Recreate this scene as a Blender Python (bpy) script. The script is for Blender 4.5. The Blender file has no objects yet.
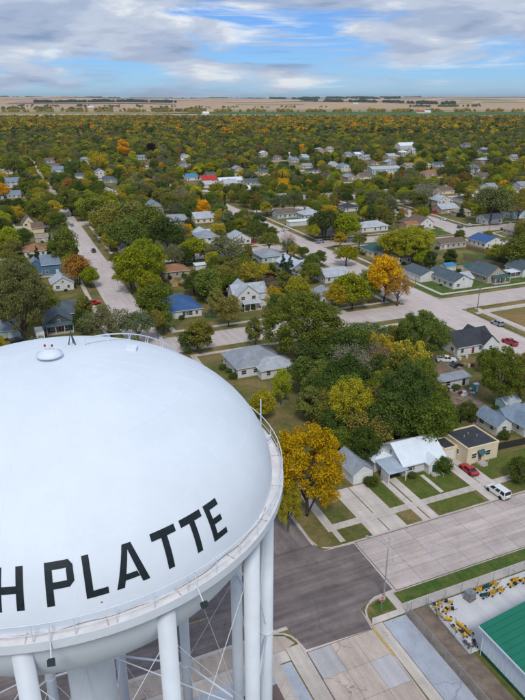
import bpy, bmesh, math, random
import numpy as np
from mathutils import Vector, Matrix

R = math.radians
sc = bpy.context.scene
C = sc.collection

# ---------------------------------------------------------------- camera
CAM_H, PITCH, YAW, FPX = 69.6, math.atan(252.0 / 635.0), R(23.3), 635.0
cd = bpy.data.cameras.new('camera')
cd.sensor_fit = 'VERTICAL'; cd.sensor_height = 24.0; cd.sensor_width = 18.0
cd.lens = 635.0 / 700.0 * 24.0
cd.clip_start = 0.5; cd.clip_end = 60000.0
cam = bpy.data.objects.new('camera', cd); C.objects.link(cam)
cam.location = (0, 0, CAM_H)
cam.rotation_euler = (math.pi / 2 - PITCH, 0, -YAW)
sc.camera = cam

# ---------------------------------------------------------------- sky
SUN_EL, SUN_AZ = R(50), R(200)          # azimuth measured clockwise from +Y
w = bpy.data.worlds.new('World'); sc.world = w; w.use_nodes = True
nt = w.node_tree; nt.nodes.clear()
def N(nt, t, **k):
    n = nt.nodes.new(t)
    for a, b in k.items(): setattr(n, a, b)
    return n
def ramp(nt, src, stops, interp='LINEAR'):
    r = N(nt, 'ShaderNodeValToRGB'); e = r.color_ramp; e.interpolation = interp
    while len(e.elements) > 1: e.elements.remove(e.elements[0])
    e.elements[0].position = stops[0][0]; e.elements[0].color = tuple(stops[0][1]) + (1,)
    for p, c in stops[1:]:
        q = e.elements.new(p); q.color = tuple(c) + (1,)
    nt.links.new(src, r.inputs[0]); return r.outputs[0]
def mixc(nt, f, a, b, mode='MIX'):
    m = N(nt, 'ShaderNodeMix', data_type='RGBA', blend_type=mode)
    for s, v in ((0, f), (6, a), (7, b)):
        if hasattr(v, 'is_linked'): nt.links.new(v, m.inputs[s])
        elif s == 0: m.inputs[0].default_value = v
        else: m.inputs[s].default_value = tuple(v) + (1,)
    return m.outputs[2]
def noise(nt, vec, scale, detail=4, rough=.55, dist=0.0):
    n = N(nt, 'ShaderNodeTexNoise'); n.inputs['Scale'].default_value = scale
    n.inputs['Detail'].default_value = detail; n.inputs['Roughness'].default_value = rough
    n.inputs['Distortion'].default_value = dist
    nt.links.new(vec, n.inputs['Vector']); return n.outputs[0]
def mapping(nt, vec, scale, loc=(0, 0, 0), rot=(0, 0, 0)):
    m = N(nt, 'ShaderNodeMapping'); m.inputs['Scale'].default_value = scale
    m.inputs['Location'].default_value = loc; m.inputs['Rotation'].default_value = rot
    nt.links.new(vec, m.inputs[0]); return m.outputs[0]
sky = N(nt, 'ShaderNodeTexSky', sky_type='NISHITA'); sky.sun_disc = False
sky.sun_elevation = SUN_EL; sky.sun_rotation = SUN_AZ; sky.altitude = 850
sky.air_density = 1.0; sky.dust_density = .25; sky.ozone_density = 2.5
SKY_STRENGTH = .090
tc = N(nt, 'ShaderNodeTexCoord').outputs['Generated']
v1 = mapping(nt, tc, (4.6, 4.6, 23), (5.5, 5.0, 2.3))
v2 = mapping(nt, tc, (9, 9, 40), (1.2, 6.1, 2.0))
v3 = mapping(nt, tc, (3.0, 3.0, 90), (5.1, .4, 1.0))
big = noise(nt, v1, 1.0, 9, .56, .35)
sx = N(nt, 'ShaderNodeSeparateXYZ'); nt.links.new(tc, sx.inputs[0])
cov = N(nt, 'ShaderNodeMapRange'); cov.inputs[1].default_value = .01; cov.inputs[2].default_value = .09; cov.inputs[3].default_value = -.15; cov.inputs[4].default_value = .075
nt.links.new(sx.outputs[2], cov.inputs[0])
ad = N(nt, 'ShaderNodeMath', operation='ADD'); nt.links.new(big, ad.inputs[0]); nt.links.new(cov.outputs[0], ad.inputs[1]); big = ad.outputs[0]
mask = ramp(nt, big, [(.40, (0, 0, 0)), (.53, (1, 1, 1))], 'EASE')
streak = ramp(nt, noise(nt, v3, 1.4, 6, .6, .2), [(.50, (0, 0, 0)), (.72, (.8, .8, .8))], 'EASE')
shade = ramp(nt, noise(nt, v2, .75, 8, .55, .3), [(.30, (2.1, 2.9, 4.4)), (.44, (3.3, 4.0, 5.4)), (.54, (4.4, 5.0, 6.1)), (.66, (6.8, 7.1, 7.4))], 'EASE')
mx = N(nt, 'ShaderNodeMath', operation='MAXIMUM'); nt.links.new(mask, mx.inputs[0]); nt.links.new(streak, mx.inputs[1])
skyc = mixc(nt, 1.0, sky.outputs[0], (.36, .57, .93), 'MULTIPLY')
col = mixc(nt, mx.outputs[0], skyc, shade)
bg = N(nt, 'ShaderNodeBackground'); bg.inputs[1].default_value = SKY_STRENGTH
nt.links.new(col, bg.inputs[0])
wo = N(nt, 'ShaderNodeOutputWorld'); nt.links.new(bg.outputs[0], wo.inputs[0])

# ---------------------------------------------------------------- sun
sl = bpy.data.lights.new('sun', 'SUN'); sl.energy = 1.5; sl.angle = R(12); sl.color = (1, .965, .90)
so = bpy.data.objects.new('sun', sl); C.objects.link(so)
sd = Vector((math.sin(SUN_AZ) * math.cos(SUN_EL), math.cos(SUN_AZ) * math.cos(SUN_EL), math.sin(SUN_EL)))
so.rotation_euler = sd.to_track_quat('Z', 'Y').to_euler(); so.location = (0, 0, 200)
vs = sc.view_settings
vs.view_transform = 'Standard'; vs.look = 'None'; vs.gamma = 1; vs.exposure = .44; vs.use_curve_mapping = False
sc.render.engine = 'CYCLES'
sc.cycles.use_denoising = True
sc.cycles.max_bounces = 6; sc.cycles.diffuse_bounces = 3; sc.cycles.glossy_bounces = 2
sc.cycles.transmission_bounces = 3; sc.cycles.volume_bounces = 0

# ---------------------------------------------------------------- ground <-> survey helpers
cp, sp = math.cos(PITCH), math.sin(PITCH)
ca, sa = math.cos(YAW), math.sin(YAW)
def G(x, y):
    """survey point: where the line of sight of a photo point (525 x 700) meets the ground"""
    d = (y - 350) * cp + FPX * sp; fw = FPX * cp - (y - 350) * sp; t = CAM_H / d
    X, Y = (x - 262.5) * t, fw * t
    return X * ca + Y * sa, -X * sa + Y * ca
def PR(u, v, z=0.0):
    X, Y = u * ca - v * sa, u * sa + v * ca
    dz = CAM_H - z; dep = Y * cp + dz * sp
    if dep < 1: return -9999, -9999, dep
    return 262.5 + FPX * X / dep, 350 + FPX * (dz * cp - Y * sp) / dep, dep
GZ = 0.12                                # top of the blocks above the roads

# ---------------------------------------------------------------- materials
MATS = {}
def M(name, col, rough=.8, var=.12, scale=1.5, bump=0.0, bscale=30, col2=None, lo=.35, hi=.65, metal=0.0,
      rnd=0.0, spec=.3, coat=0.0, fine=0.0, bands=None):
    """procedural material: base colour with two scales of noise, optional fine relief and per-object tint"""
    if name in MATS: return MATS[name]
    m = bpy.data.materials.new(name); m.use_nodes = True; t = m.node_tree
    b = t.nodes['Principled BSDF']
    g = N(t, 'ShaderNodeNewGeometry').outputs['Position']
    c2 = col2 if col2 else tuple(min(1, x * (1 + var)) for x in col)
    c1 = col if col2 else tuple(x * (1 - var) for x in col)
    c = ramp(t, noise(t, g, scale, 6, .6), [(lo, c1), (hi, c2)])
    if fine:
        f = ramp(t, noise(t, g, scale * 11, 3, .7), [(.3, (1 - fine,) * 3), (.7, (1 + fine,) * 3)])
        c = mixc(t, 1.0, c, f, 'MULTIPLY')
    if bands:
        wv = N(t, 'ShaderNodeTexWave', wave_type='BANDS', bands_direction=bands[0], wave_profile='SAW')
        wv.inputs['Scale'].default_value = bands[1]; wv.inputs['Distortion'].default_value = .05
        t.links.new(N(t, 'ShaderNodeTexCoord').outputs['Object'], wv.inputs['Vector'])
        bp = N(t, 'ShaderNodeBump'); bp.inputs['Strength'].default_value = bands[2]; bp.inputs['Distance'].default_value = .03
        t.links.new(wv.outputs[1], bp.inputs['Height']); t.links.new(bp.outputs[0], b.inputs['Normal'])
    elif bump:
        bp = N(t, 'ShaderNodeBump'); bp.inputs['Strength'].default_value = bump; bp.inputs['Distance'].default_value = .04
        t.links.new(noise(t, g, bscale, 4, .6), bp.inputs['Height']); t.links.new(bp.outputs[0], b.inputs['Normal'])
    if rnd:
        oi = N(t, 'ShaderNodeObjectInfo').outputs['Random']
        c = mixc(t, 1.0, c, ramp(t, oi, [(0, (1 - rnd,) * 3), (1, (1 + rnd,) * 3)]), 'MULTIPLY')
    t.links.new(c, b.inputs['Base Color'])
    b.inputs['Roughness'].default_value = rough; b.inputs['Metallic'].default_value = metal
    b.inputs['Specular IOR Level'].default_value = spec
    if coat: b.inputs['Coat Weight'].default_value = coat
    MATS[name] = m; return m

def concrete(name, col, crack=.5, stain=.25, streak=(.9, .05), track=.1):
    if name in MATS: return MATS[name]
    m = bpy.data.materials.new(name); m.use_nodes = True; t = m.node_tree; b = t.nodes['Principled BSDF']
    g = N(t, 'ShaderNodeNewGeometry').outputs['Position']
    c = ramp(t, noise(t, g, .22, 6, .65), [(.3, tuple(x * (1 - stain) for x in col)), (.7, tuple(x * (1 + stain * .5) for x in col))])
    c = mixc(t, 1.0, c, ramp(t, noise(t, g, 6, 5, .7), [(.3, (.86,) * 3), (.7, (1.1,) * 3)]), 'MULTIPLY')
    # tyre-worn lengthways streaks
    c = mixc(t, 1.0, c, ramp(t, noise(t, mapping(t, g, (streak[0], streak[1], 1)), 1.0, 5, .62), [(.35, (1 - track,) * 3), (.65, (1 + track * .7,) * 3)]), 'MULTIPLY')
    vo = N(t, 'ShaderNodeTexVoronoi', feature='DISTANCE_TO_EDGE'); vo.inputs['Scale'].default_value = .16
    ns = N(t, 'ShaderNodeTexNoise'); ns.inputs['Scale'].default_value = .8; ns.inputs['Detail'].default_value = 5
    t.links.new(g, ns.inputs['Vector'])
    va = N(t, 'ShaderNodeVectorMath', operation='MULTIPLY_ADD'); va.inputs[1].default_value = (2.2, 2.2, 0)
    t.links.new(ns.outputs[1], va.inputs[0]); t.links.new(g, va.inputs[2]); t.links.new(va.outputs[0], vo.inputs['Vector'])
    ck = ramp(t, vo.outputs['Distance'], [(.002, (1 - crack,) * 3), (.0075, (1, 1, 1))])
    ck = mixc(t, ramp(t, noise(t, mapping(t, g, (1, 1, 1), (17, 3, 0)), .11, 3, .6), [(.46, (0, 0, 0)), (.56, (1, 1, 1))]), (1, 1, 1), ck)
    c = mixc(t, 1.0, c, ck, 'MULTIPLY')
    oi = N(t, 'ShaderNodeObjectInfo').outputs['Random']
    c = mixc(t, 1.0, c, ramp(t, oi, [(0, (.92, .91, .90)), (1, (1.07, 1.07, 1.08))]), 'MULTIPLY')
    t.links.new(c, b.inputs['Base Color']); b.inputs['Roughness'].default_value = .9; b.inputs['Specular IOR Level'].default_value = .2
    MATS[name] = m; return m

def grass_mat(name, green, dry, dirt, lo=.42, hi=.6, dlo=.63, dhi=.72, scale=.09):
    if name in MATS: return MATS[name]
    m = bpy.data.materials.new(name); m.use_nodes = True; t = m.node_tree; b = t.nodes['Principled BSDF']
    g = N(t, 'ShaderNodeNewGeometry').outputs['Position']
    a = ramp(t, noise(t, g, scale, 8, .62, .4), [(lo, green), (hi, dry)])
    d = ramp(t, noise(t, mapping(t, g, (1, 1, 1), (31, 7, 0)), scale * .8, 7, .6, .3), [(dlo, (0, 0, 0)), (dhi, (1, 1, 1))])
    c = mixc(t, d, a, dirt)
    c = mixc(t, 1.0, c, ramp(t, noise(t, g, 1.3, 5, .7), [(.3, (.72, .74, .7)), (.7, (1.28, 1.25, 1.2))]), 'MULTIPLY')
    c = mixc(t, 1.0, c, ramp(t, noise(t, g, 14, 2, .7), [(.3, (.75, .78, .7)), (.7, (1.25, 1.22, 1.3))]), 'MULTIPLY')
    bp = N(t, 'ShaderNodeBump'); bp.inputs['Strength'].default_value = .8; bp.inputs['Distance'].default_value = .08
    t.links.new(noise(t, g, 18, 3, .7), bp.inputs['Height']); t.links.new(bp.outputs[0], b.inputs['Normal'])
    t.links.new(c, b.inputs['Base Color']); b.inputs['Roughness'].default_value = .95; b.inputs['Specular IOR Level'].default_value = .1
    MATS[name] = m; return m

def leaf_mat(name, mode):
    m = bpy.data.materials.new(name); m.use_nodes = True; t = m.node_tree; t.nodes.remove(t.nodes['Principled BSDF'])
    if mode == 'object': tint = N(t, 'ShaderNodeObjectInfo').outputs['Color']
    else: tint = N(t, 'ShaderNodeAttribute', attribute_type='INSTANCER', attribute_name='tint').outputs['Color']
    ri = N(t, 'ShaderNodeNewGeometry').outputs['Random Per Island']
    var = ramp(t, ri, [(0, (.60, .66, .6)), (.5, (1, 1, 1)), (.86, (1.28, 1.22, 1.0)), (1, (1.6, 1.45, .95))])
    c = mixc(t, 1.0, tint, var, 'MULTIPLY')
    g = N(t, 'ShaderNodeNewGeometry').outputs['Position']
    c = mixc(t, 1.0, c, ramp(t, noise(t, g, .55, 3, .6), [(.35, (.80, .84, .85)), (.65, (1.2, 1.14, 1.0))]), 'MULTIPLY')
    d = N(t, 'ShaderNodeBsdfDiffuse'); tr = N(t, 'ShaderNodeBsdfTranslucent'); ms = N(t, 'ShaderNodeMixShader'); ms.inputs[0].default_value = .28
    t.links.new(c, d.inputs[0]); t.links.new(c, tr.inputs[0]); t.links.new(d.outputs[0], ms.inputs[1]); t.links.new(tr.outputs[0], ms.inputs[2])
    t.links.new(ms.outputs[0], t.nodes['Material Output'].inputs[0]); MATS[name] = m; return m

LEAF = leaf_mat('leaf', 'object'); LEAF_I = leaf_mat('leaf_mass', 'inst')
BARK = M('bark', (.10, .085, .07), .95, .3, 3, .5, 12)
TANK = M('tank_paint', (.72, .785, .86), .58, .03, .35, spec=.22, fine=.012)
STEEL = M('steel_paint', (.68, .735, .80), .5, .05, .5)
BLACK = M('black_paint', (.012, .020, .026), .5, .25, 2)
GLASS = M('window_glass', (.035, .045, .055), .12, .5, .4, spec=.6)
TRIM = M('white_trim', (.72, .72, .70), .6, .06, 2)
GALV = M('galvanised', (.42, .44, .46), .5, .15, 3, metal=.5)
RUBBER = M('tyre_rubber', (.02, .02, .021), .85, .2, 6)
ROAD = concrete('street_concrete', (.55, .475, .445), .06, .12)
ROADM = concrete('main_street_concrete', (.52, .445, .415), .45, .17, (.05, .8), .17)
ROAD2 = concrete('tan_street_concrete', (.50, .415, .355), .6, .2, (.8, .06), .13)
WALK = concrete('walk_concrete', (.56, .50, .45), .3, .2)
PALE = concrete('pale_concrete', (.62, .62, .64), .15, .08)
ASPH = concrete('worn_asphalt', (.205, .172, .165), .35, .35, (.045, .75), .26)
ASPH2 = concrete('worn_asphalt_north', (.205, .172, .165), .35, .35, (.75, .045), .26)
LOT = concrete('grey_lot', (.40, .43, .49), .3, .2, (.5, .1), .12)
KERB = concrete('kerb_concrete', (.50, .44, .39), .2, .18)
DIRT = M('bare_dirt', (.20, .155, .12), .95, .25, .7, .6, 14, fine=.15)
GRASS = grass_mat('lawn_grass', (.105, .118, .034), (.23, .175, .078), (.27, .215, .15))
LUSH = grass_mat('watered_grass', (.090, .128, .026), (.155, .150, .045), (.21, .17, .09), .42, .68, .70, .8, .22)
GREEN = grass_mat('green_lawn', (.060, .118, .024), (.135, .150, .045), (.18, .15, .07), .42, .66, .72, .84, .3)
DRY = grass_mat('dry_grass', (.17, .145, .055), (.27, .185, .080), (.25, .19, .13), .35, .6)

# ---------------------------------------------------------------- mesh builder
class MB:
    def __init__(s): s.v = []; s.f = []
    def add(s, vs, fs):
        o = len(s.v); s.v += [tuple(p) for p in vs]; s.f += [tuple(i + o for i in f) for f in fs]; return s
    def box(s, x0, y0, z0, x1, y1, z1, mat=None):
        vs = [(x, y, z) for z in (z0, z1) for x, y in ((x0, y0), (x1, y0), (x1, y1), (x0, y1))]
        if mat is not None: vs = [mat @ Vector(p) for p in vs]
        return s.add(vs, [(3, 2, 1, 0), (4, 5, 6, 7), (0, 1, 5, 4), (1, 2, 6, 5), (2, 3, 7, 6), (3, 0, 4, 7)])
    def prism(s, sec, a, b, axis):
        """section (list of (p, z)) run along axis 'x' or 'y' from a to b"""
        n = len(sec)
        mk = (lambda p, q: (q, p[0], p[1])) if axis == 'x' else (lambda p, q: (p[0], q, p[1]))
        vs = [mk(p, a) for p in sec] + [mk(p, b) for p in sec]
        return s.add(vs, [tuple(range(n))[::-1], tuple(range(n, 2 * n))] + [(i, (i + 1) % n, n + (i + 1) % n, n + i) for i in range(n)])
    def tube(s, pts, rad, n=8, cap=True):
        pts = [Vector(p) for p in pts]; rad = rad if isinstance(rad, (list, tuple)) else [rad] * len(pts)
        rings = []
        for i, p in enumerate(pts):
            d = (pts[min(i + 1, len(pts) - 1)] - pts[max(i - 1, 0)]).normalized()
            u = d.cross(Vector((0, 0, 1))); u = u.normalized() if u.length > 1e-3 else Vector((1, 0, 0)); w_ = d.cross(u)
            rings.append([p + (u * math.cos(2 * math.pi * k / n) + w_ * math.sin(2 * math.pi * k / n)) * rad[i] for k in range(n)])
        vs = [q for r in rings for q in r]
        fs = [(i * n + k, i * n + (k + 1) % n, (i + 1) * n + (k + 1) % n, (i + 1) * n + k) for i in range(len(pts) - 1) for k in range(n)]
        if cap: fs += [tuple(range(n))[::-1], tuple(range((len(pts) - 1) * n, len(pts) * n))]
        return s.add(vs, fs)
    def lathe(s, prof, n=24, close=False):
        m = len(prof); vs = [(r * math.cos(2 * math.pi * k / n), r * math.sin(2 * math.pi * k / n), z) for r, z in prof for k in range(n)]
        fs = [(i * n + k, i * n + (k + 1) % n, ((i + 1) % m) * n + (k + 1) % n, ((i + 1) % m) * n + k) for i in range(m if close else m - 1) for k in range(n)]
        return s.add(vs, fs)
    def poly(s, pts, z, th=0.0):
        n = len(pts)
        if not th: return s.add([(p[0], p[1], z) for p in pts], [tuple(range(n))])
        return s.add([(p[0], p[1], z - th) for p in pts] + [(p[0], p[1], z) for p in pts],
                     [tuple(range(n, 2 * n))] + [(i, (i + 1) % n, n + (i + 1) % n, n + i) for i in range(n)])
    def mesh(s, name, mat, smooth=False):
        me = bpy.data.meshes.new(name); me.from_pydata(s.v, [], s.f); me.update()
        if mat: me.materials.append(mat)
        if smooth: me.polygons.foreach_set('use_smooth', [True] * len(me.polygons))
        return me
    def build(s, name, mat, parent=None, loc=(0, 0, 0), rz=0.0, smooth=False):
        return put(name, s.mesh(name, mat, smooth), parent, loc, rz)
def put(name, me, parent=None, loc=(0, 0, 0), rz=0.0):
    o = bpy.data.objects.new(name, me); C.objects.link(o); o.location = loc; o.rotation_euler = (0, 0, rz); o.parent = parent
    return o
def thing(name, label, cat, loc=(0, 0, 0), rz=0.0, group=None):
    o = bpy.data.objects.new(name, None); C.objects.link(o); o.location = loc; o.rotation_euler = (0, 0, rz)
    o.empty_display_size = .3
    return tag(o, label, cat, group)
def tag(o, label, cat, group=None, kind=None):
    o['label'] = label; o['category'] = cat
    if group: o['group'] = group
    if kind: o['kind'] = kind
    return o
def struct(o): o['kind'] = 'structure'; return o
def dup(o, parent=None):
    c = o.copy(); C.objects.link(c); c.parent = parent
    for ch in o.children: dup(ch, c)
    return c

# ================================================================ SETTING
rng = random.Random(7)
# ---- terrain sheet to the horizon, with low sand hills far off
def hill(u, v):
    r = math.hypot(u, v); th = math.atan2(u, v)
    if r < 4200: return 0.0
    s = min(1, (r - 4200) / 6500); s = s * s * (3 - 2 * s)
    n = (math.sin(th * 9 + 1.1) * .5 + math.sin(th * 23 + r / 2100) * .3 + math.sin(th * 51 + r / 900 + 2) * .2)
    return s * (64 + 24 * n) + s * 5 * math.sin(r / 430 + th * 30)
tb = MB(); rr = [0, 60, 150, 300, 600, 1000, 1500, 2200, 3200, 4200] + [4200 + 330 * k for k in range(1, 26)] + [14000, 18000, 26000]
NA = 360
for r in rr:
    for k in range(NA):
        a = 2 * math.pi * k / NA; u, v = r * math.sin(a), r * math.cos(a); tb.v.append((u, v, hill(u, v)))
for i in range(len(rr) - 1):
    for k in range(NA):
        tb.f.append((i * NA + k, (i + 1) * NA + k, (i + 1) * NA + (k + 1) % NA, i * NA + (k + 1) % NA))
gm = bpy.data.materials.new('prairie'); gm.use_nodes = True; t = gm.node_tree; b = t.nodes['Principled BSDF']
g = N(t, 'ShaderNodeNewGeometry').outputs['Position']
near = ramp(t, noise(t, g, .02, 8, .65), [(.35, (.10, .105, .04)), (.5, (.17, .145, .07)), (.65, (.22, .17, .10))])
strip = noise(t, mapping(t, g, (.00035, .0021, .0), (0, .3, 0), (0, 0, R(23))), 1.0, 5, .55, .3)
far = ramp(t, strip, [(.30, (.30, .27, .12)), (.40, (.46, .33, .20)), (.48, (.54, .36, .25)), (.56, (.44, .32, .17)), (.62, (.56, .38, .27)), (.74, (.36, .31, .14))])
far = mixc(t, 1.0, far, ramp(t, noise(t, mapping(t, g, (.002, .008, 0)), 1.0, 6, .7), [(.3, (.8,) * 3), (.7, (1.15,) * 3)]), 'MULTIPLY')
ln = N(t, 'ShaderNodeVectorMath', operation='LENGTH'); t.links.new(g, ln.inputs[0])
mr = N(t, 'ShaderNodeMapRange'); mr.inputs[1].default_value = 1500; mr.inputs[2].default_value = 2300; t.links.new(ln.outputs['Value'], mr.inputs[0])
t.links.new(mixc(t, mr.outputs[0], near, far), b.inputs['Base Color']); b.inputs['Roughness'].default_value = 1; b.inputs['Specular IOR Level'].default_value = 0
struct(tb.build('ground', gm, smooth=True))

# ---- street grid (u across, v away)
US = [(lambda v, c=c, k=k, v0=v0: c + k * (v - v0), hw) for c, k, v0, hw in
      [(-263, .0245, 60, 5.3), (-163, .0245, 60, 5.3), (-63, .0245, 60, 5.3), (36.3, .0245, 60, 5.3), (141.5, .03, 160, 7.6),
       (241, .12, 252, 7.4), (342, .12, 252, 6), (442, .12, 252, 6), (542, .12, 252, 6), (642, .12, 252, 6)]]
VS = [(-40, 6), (68, 6.2), (175.5, 6.2), (284, 6.2), (391, 6), (498, 6), (605, 6), (712, 6), (819, 6), (926, 6)]
def strip_mesh(pts_l, pts_r, z):
    mb = MB(); n = len(pts_l)
    mb.add([(p[0], p[1], z) for p in pts_l] + [(p[0], p[1], z) for p in pts_r], [(i, n + i, n + i + 1, i + 1) for i in range(n - 1)])
    return mb
for f, hw in US:
    vv = [-60, 60, 160, 300, 600, 940]
    struct(strip_mesh([(f(v) - hw - .2, v) for v in vv], [(f(v) + hw + .2, v) for v in vv], .030).build('street', ROAD))
for vc, hw in VS:
    uu = [-280, 0, 200, 420, 700]
    struct(strip_mesh([(u, vc + hw + .2) for u in uu], [(u, vc - hw - .2) for u in uu], .022).build('street', ROAD))
# ---- blocks of lots between the streets, raised on a kerb, with rounded corners near the camera
def rounded(quad, r, n=5):
    out = []
    for i in range(4):
        p0, p, p1 = Vector(quad[i - 1]), Vector(quad[i]), Vector(quad[(i + 1) % 4])
        a, b_ = (p0 - p).normalized() * r + p, (p1 - p).normalized() * r + p
        for k in range(n + 1):
            s = k / n; out.append(tuple((a * (1 - s) ** 2 + p * 2 * s * (1 - s) + b_ * s * s)))
    return out
def block_quad(i, j, inset=0.0):
    f0, h0 = US[i]; f1, h1 = US[i + 1]; (c0, g0), (c1, g1) = VS[j], VS[j + 1]
    va, vb = c0 + g0 + inset, c1 - g1 - inset
    return [(f0(va) + h0 + inset, va), (f1(va) - h1 - inset, va), (f1(vb) - h1 - inset, vb), (f0(vb) + h0 + inset, vb)]
BLOCKS = []
for i in range(len(US) - 1):
    for j in range(len(VS) - 1):
        q = block_quad(i, j); cx = [PR(*p)[0] for p in q]; ce = sum(p[1] for p in q) / 4
        if max(cx) < -60 and j > 1 or min(cx) > 600 and j > 1: continue
        BLOCKS.append((i, j))
        r = 4.0 if j < 4 else 2
        if j < 4:
            o = rounded(q, r); inn = rounded(block_quad(i, j, .28), r - .28); n = len(o)
            kb = MB(); kb.add([(p[0], p[1], 0) for p in o] + [(p[0], p[1], GZ) for p in o] + [(p[0], p[1], GZ) for p in inn],
                   [(k, (k + 1) % n, n + (k + 1) % n, n + k) for k in range(n)] + [(n + k, n + (k + 1) % n, 2 * n + (k + 1) % n, 2 * n + k) for k in range(n)])
            struct(kb.build('kerb', KERB))
            struct(MB().poly(inn, GZ - .004).build('lawn', GRASS))
            # pavement ring set back from the kerb, one slab at a time, joints left open
            sw = MB(); a_, b_ = block_quad(i, j, 4.0), block_quad(i, j, 5.6)
            for k in range(4):
                p0, p1, q0, q1 = Vector(a_[k]), Vector(a_[(k + 1) % 4]), Vector(b_[k]), Vector(b_[(k + 1) % 4])
                m = int((p1 - p0).length / 1.6)
                for s in range(m):
                    s0, s1 = (s + .012) / m, (s + .988) / m
                    if j == 0 and i == 3: continue
                    sw.poly([p0.lerp(p1, s0), p0.lerp(p1, s1), q0.lerp(q1, s1), q0.lerp(q1, s0)], GZ + .034 + rng.uniform(-.004, .008), .05)
            if sw.f: struct(sw.build('sidewalk', WALK))
        else:
            struct(MB().poly(rounded(q, r), GZ - .004, GZ).build('lawn', GRASS))

def sheet(name, pts, mat, z=GZ + .02, th=.06):
    return struct(MB().poly(pts, z, th).build(name, mat))
def rect(u0, v0, u1, v1): return [(u0, v0), (u1, v0), (u1, v1), (u0, v1)]

# ---- near crossing: dark worn asphalt patch and the slabs of the two concrete streets
asph = [(23.5, 62.2), (30.4, 62.2), (31.2, 57.4), (41.3, 57.0), (41.8, 60.8), (45.0, 62.2), (48.4, 62.4), (48.6, 74.0), (43.0, 74.3), (41.9, 76.6), (30.9, 76.6), (30.2, 74.2), (-60, 74.1), (-60, 62.2)]
struct(MB().poly(asph, .046).build('asphalt_street', ASPH))
struct(MB().poly(rect(30.9, 76.6, 41.9, 172), .042).build('asphalt_street', ASPH2))
slab_main = struct(strip_mesh([(48.8, 74.15), (108, 74.15)], [(48.8, 61.85), (108, 61.85)], .034).build('street_bed', M('joint_tar', (.13, .11, .1), .95)))
slab_low = struct(strip_mesh([(31.0, 57.0), (30.2, 20)], [(41.7, 57.0), (41.0, 20)], .034).build('street_bed', MATS['joint_tar']))
def slab(parent, u0, v0, u1, v1, mat, k):
    g_ = .022; z = .058 + rng.uniform(-.004, .006); c = ((u0 + u1) / 2, (v0 + v1) / 2)
    mb = MB(); mb.poly([(u0 + g_ - c[0], v0 + g_ - c[1]), (u1 - g_ - c[0], v0 + g_ - c[1]), (u1 - g_ - c[0], v1 - g_ - c[1]), (u0 + g_ - c[0], v1 - g_ - c[1])], 0, .05)
    o = mb.build('concrete_slab', mat, parent, (c[0], c[1], z))
    o.rotation_euler = (rng.uniform(-.001, .001), rng.uniform(-.001, .001), 0)
NEWC = concrete('new_concrete_patch', (.47, .46, .47), .1, .08)
for k in range(12):
    for r_, (va, vb) in enumerate([(62.0, 65.2), (65.2, 68.1), (68.1, 71.0), (71.0, 74.0)]):
        off = (r_ % 2) * .0; slab(slab_main, 48.9 + 4.9 * k + off, va, 48.9 + 4.9 * (k + 1) + off, vb, ROADM, k)
for k in range(8):
    for r_ in range(3):
        u0 = 31.1 + 3.5 * r_; v1 = 56.9 - 4.6 * k; tl = -.021 * (57 - v1)
        slab(slab_low, u0 + tl, v1 - 4.6, u0 + 3.5 + tl, v1, NEWC if (k, r_) in ((1, 2), (0, 0)) else ROAD2, k)
YEL = M('faded_yellow_paint', (.52, .34, .06), .8, .25, 5)
lm = MB()
for k in range(9):
    u0 = 50 + 6.4 * k; lm.poly(rect(u0, 68.02, u0 + 1.5, 68.14), .072)
struct(lm.build('lane_marking', YEL))
struct(MB().poly(rect(8, 68.0, 14, 68.14), .051).poly(rect(16.5, 68.0, 20.5, 68.13), .051).build('lane_marking', YEL))

# ---- south-east corner: yard, lot, walks
sheet('sidewalk', rect(46.8, 57.7, 108, 59.3), WALK)
sheet('lawn', rect(47.0, 59.4, 108, 61.6), GREEN, GZ + .012, .05)
sheet('lawn', [(43.4, 58.9), (46.6, 59.2), (46.7, 61.0), (45.6, 61.3), (43.6, 60.8)], GREEN, GZ + .02, .05)
sheet('sidewalk', rect(46.7, 57.6, 48.0, 61.9), WALK, GZ + .03)
sheet('sidewalk', [(41.7, 57.5), (48.0, 57.6), (48.0, 58.6), (42.4, 58.6)], WALK, GZ + .024)
sheet('sidewalk', rect(41.75, 22, 43.3, 57.4), WALK, GZ + .02)
sheet('parking_lot', rect(43.4, 22, 47.2, 57.3), LOT, GZ + .014)
sheet('dirt_strip', rect(47.2, 22, 51.6, 57.5), DIRT, GZ + .008)
sheet('concrete_pad', [(50.9, 48.0), (108, 48.0), (108, 57.4), (51.4, 57.4)], PALE, GZ + .035)
sheet('concrete_pad', [(51.6, 22), (52.2, 22), (52.2, 48), (51.6, 48)], LUSH, GZ + .03)
struct(MB().poly(rect(41.42, 51.6, 41.66, 57.1), GZ + .004).build('kerb_marking', YEL))
# south-west side of the crossing
sheet('sidewalk', rect(28.6, 20, 30.6, 58.6), WALK, GZ + .02)
sheet('parking_lot', rect(-20, 20, 28.4, 56.4), LOT, GZ + .012)
sheet('sidewalk', rect(-60, 56.6, 28.5, 58.4), WALK, GZ + .018)
sheet('sidewalk', [(-60, 58.45), (28.5, 58.45), (30.2, 59), (29.4, 60.6), (27.4, 61.5), (-60, 61.5)], ROAD2, GZ + .016)
struct(MB().poly(rect(2, 30, 26, 54), GZ + .02).build('parking_lot', concrete('red_gravel', (.17, .12, .115), .1, .3)))
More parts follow.
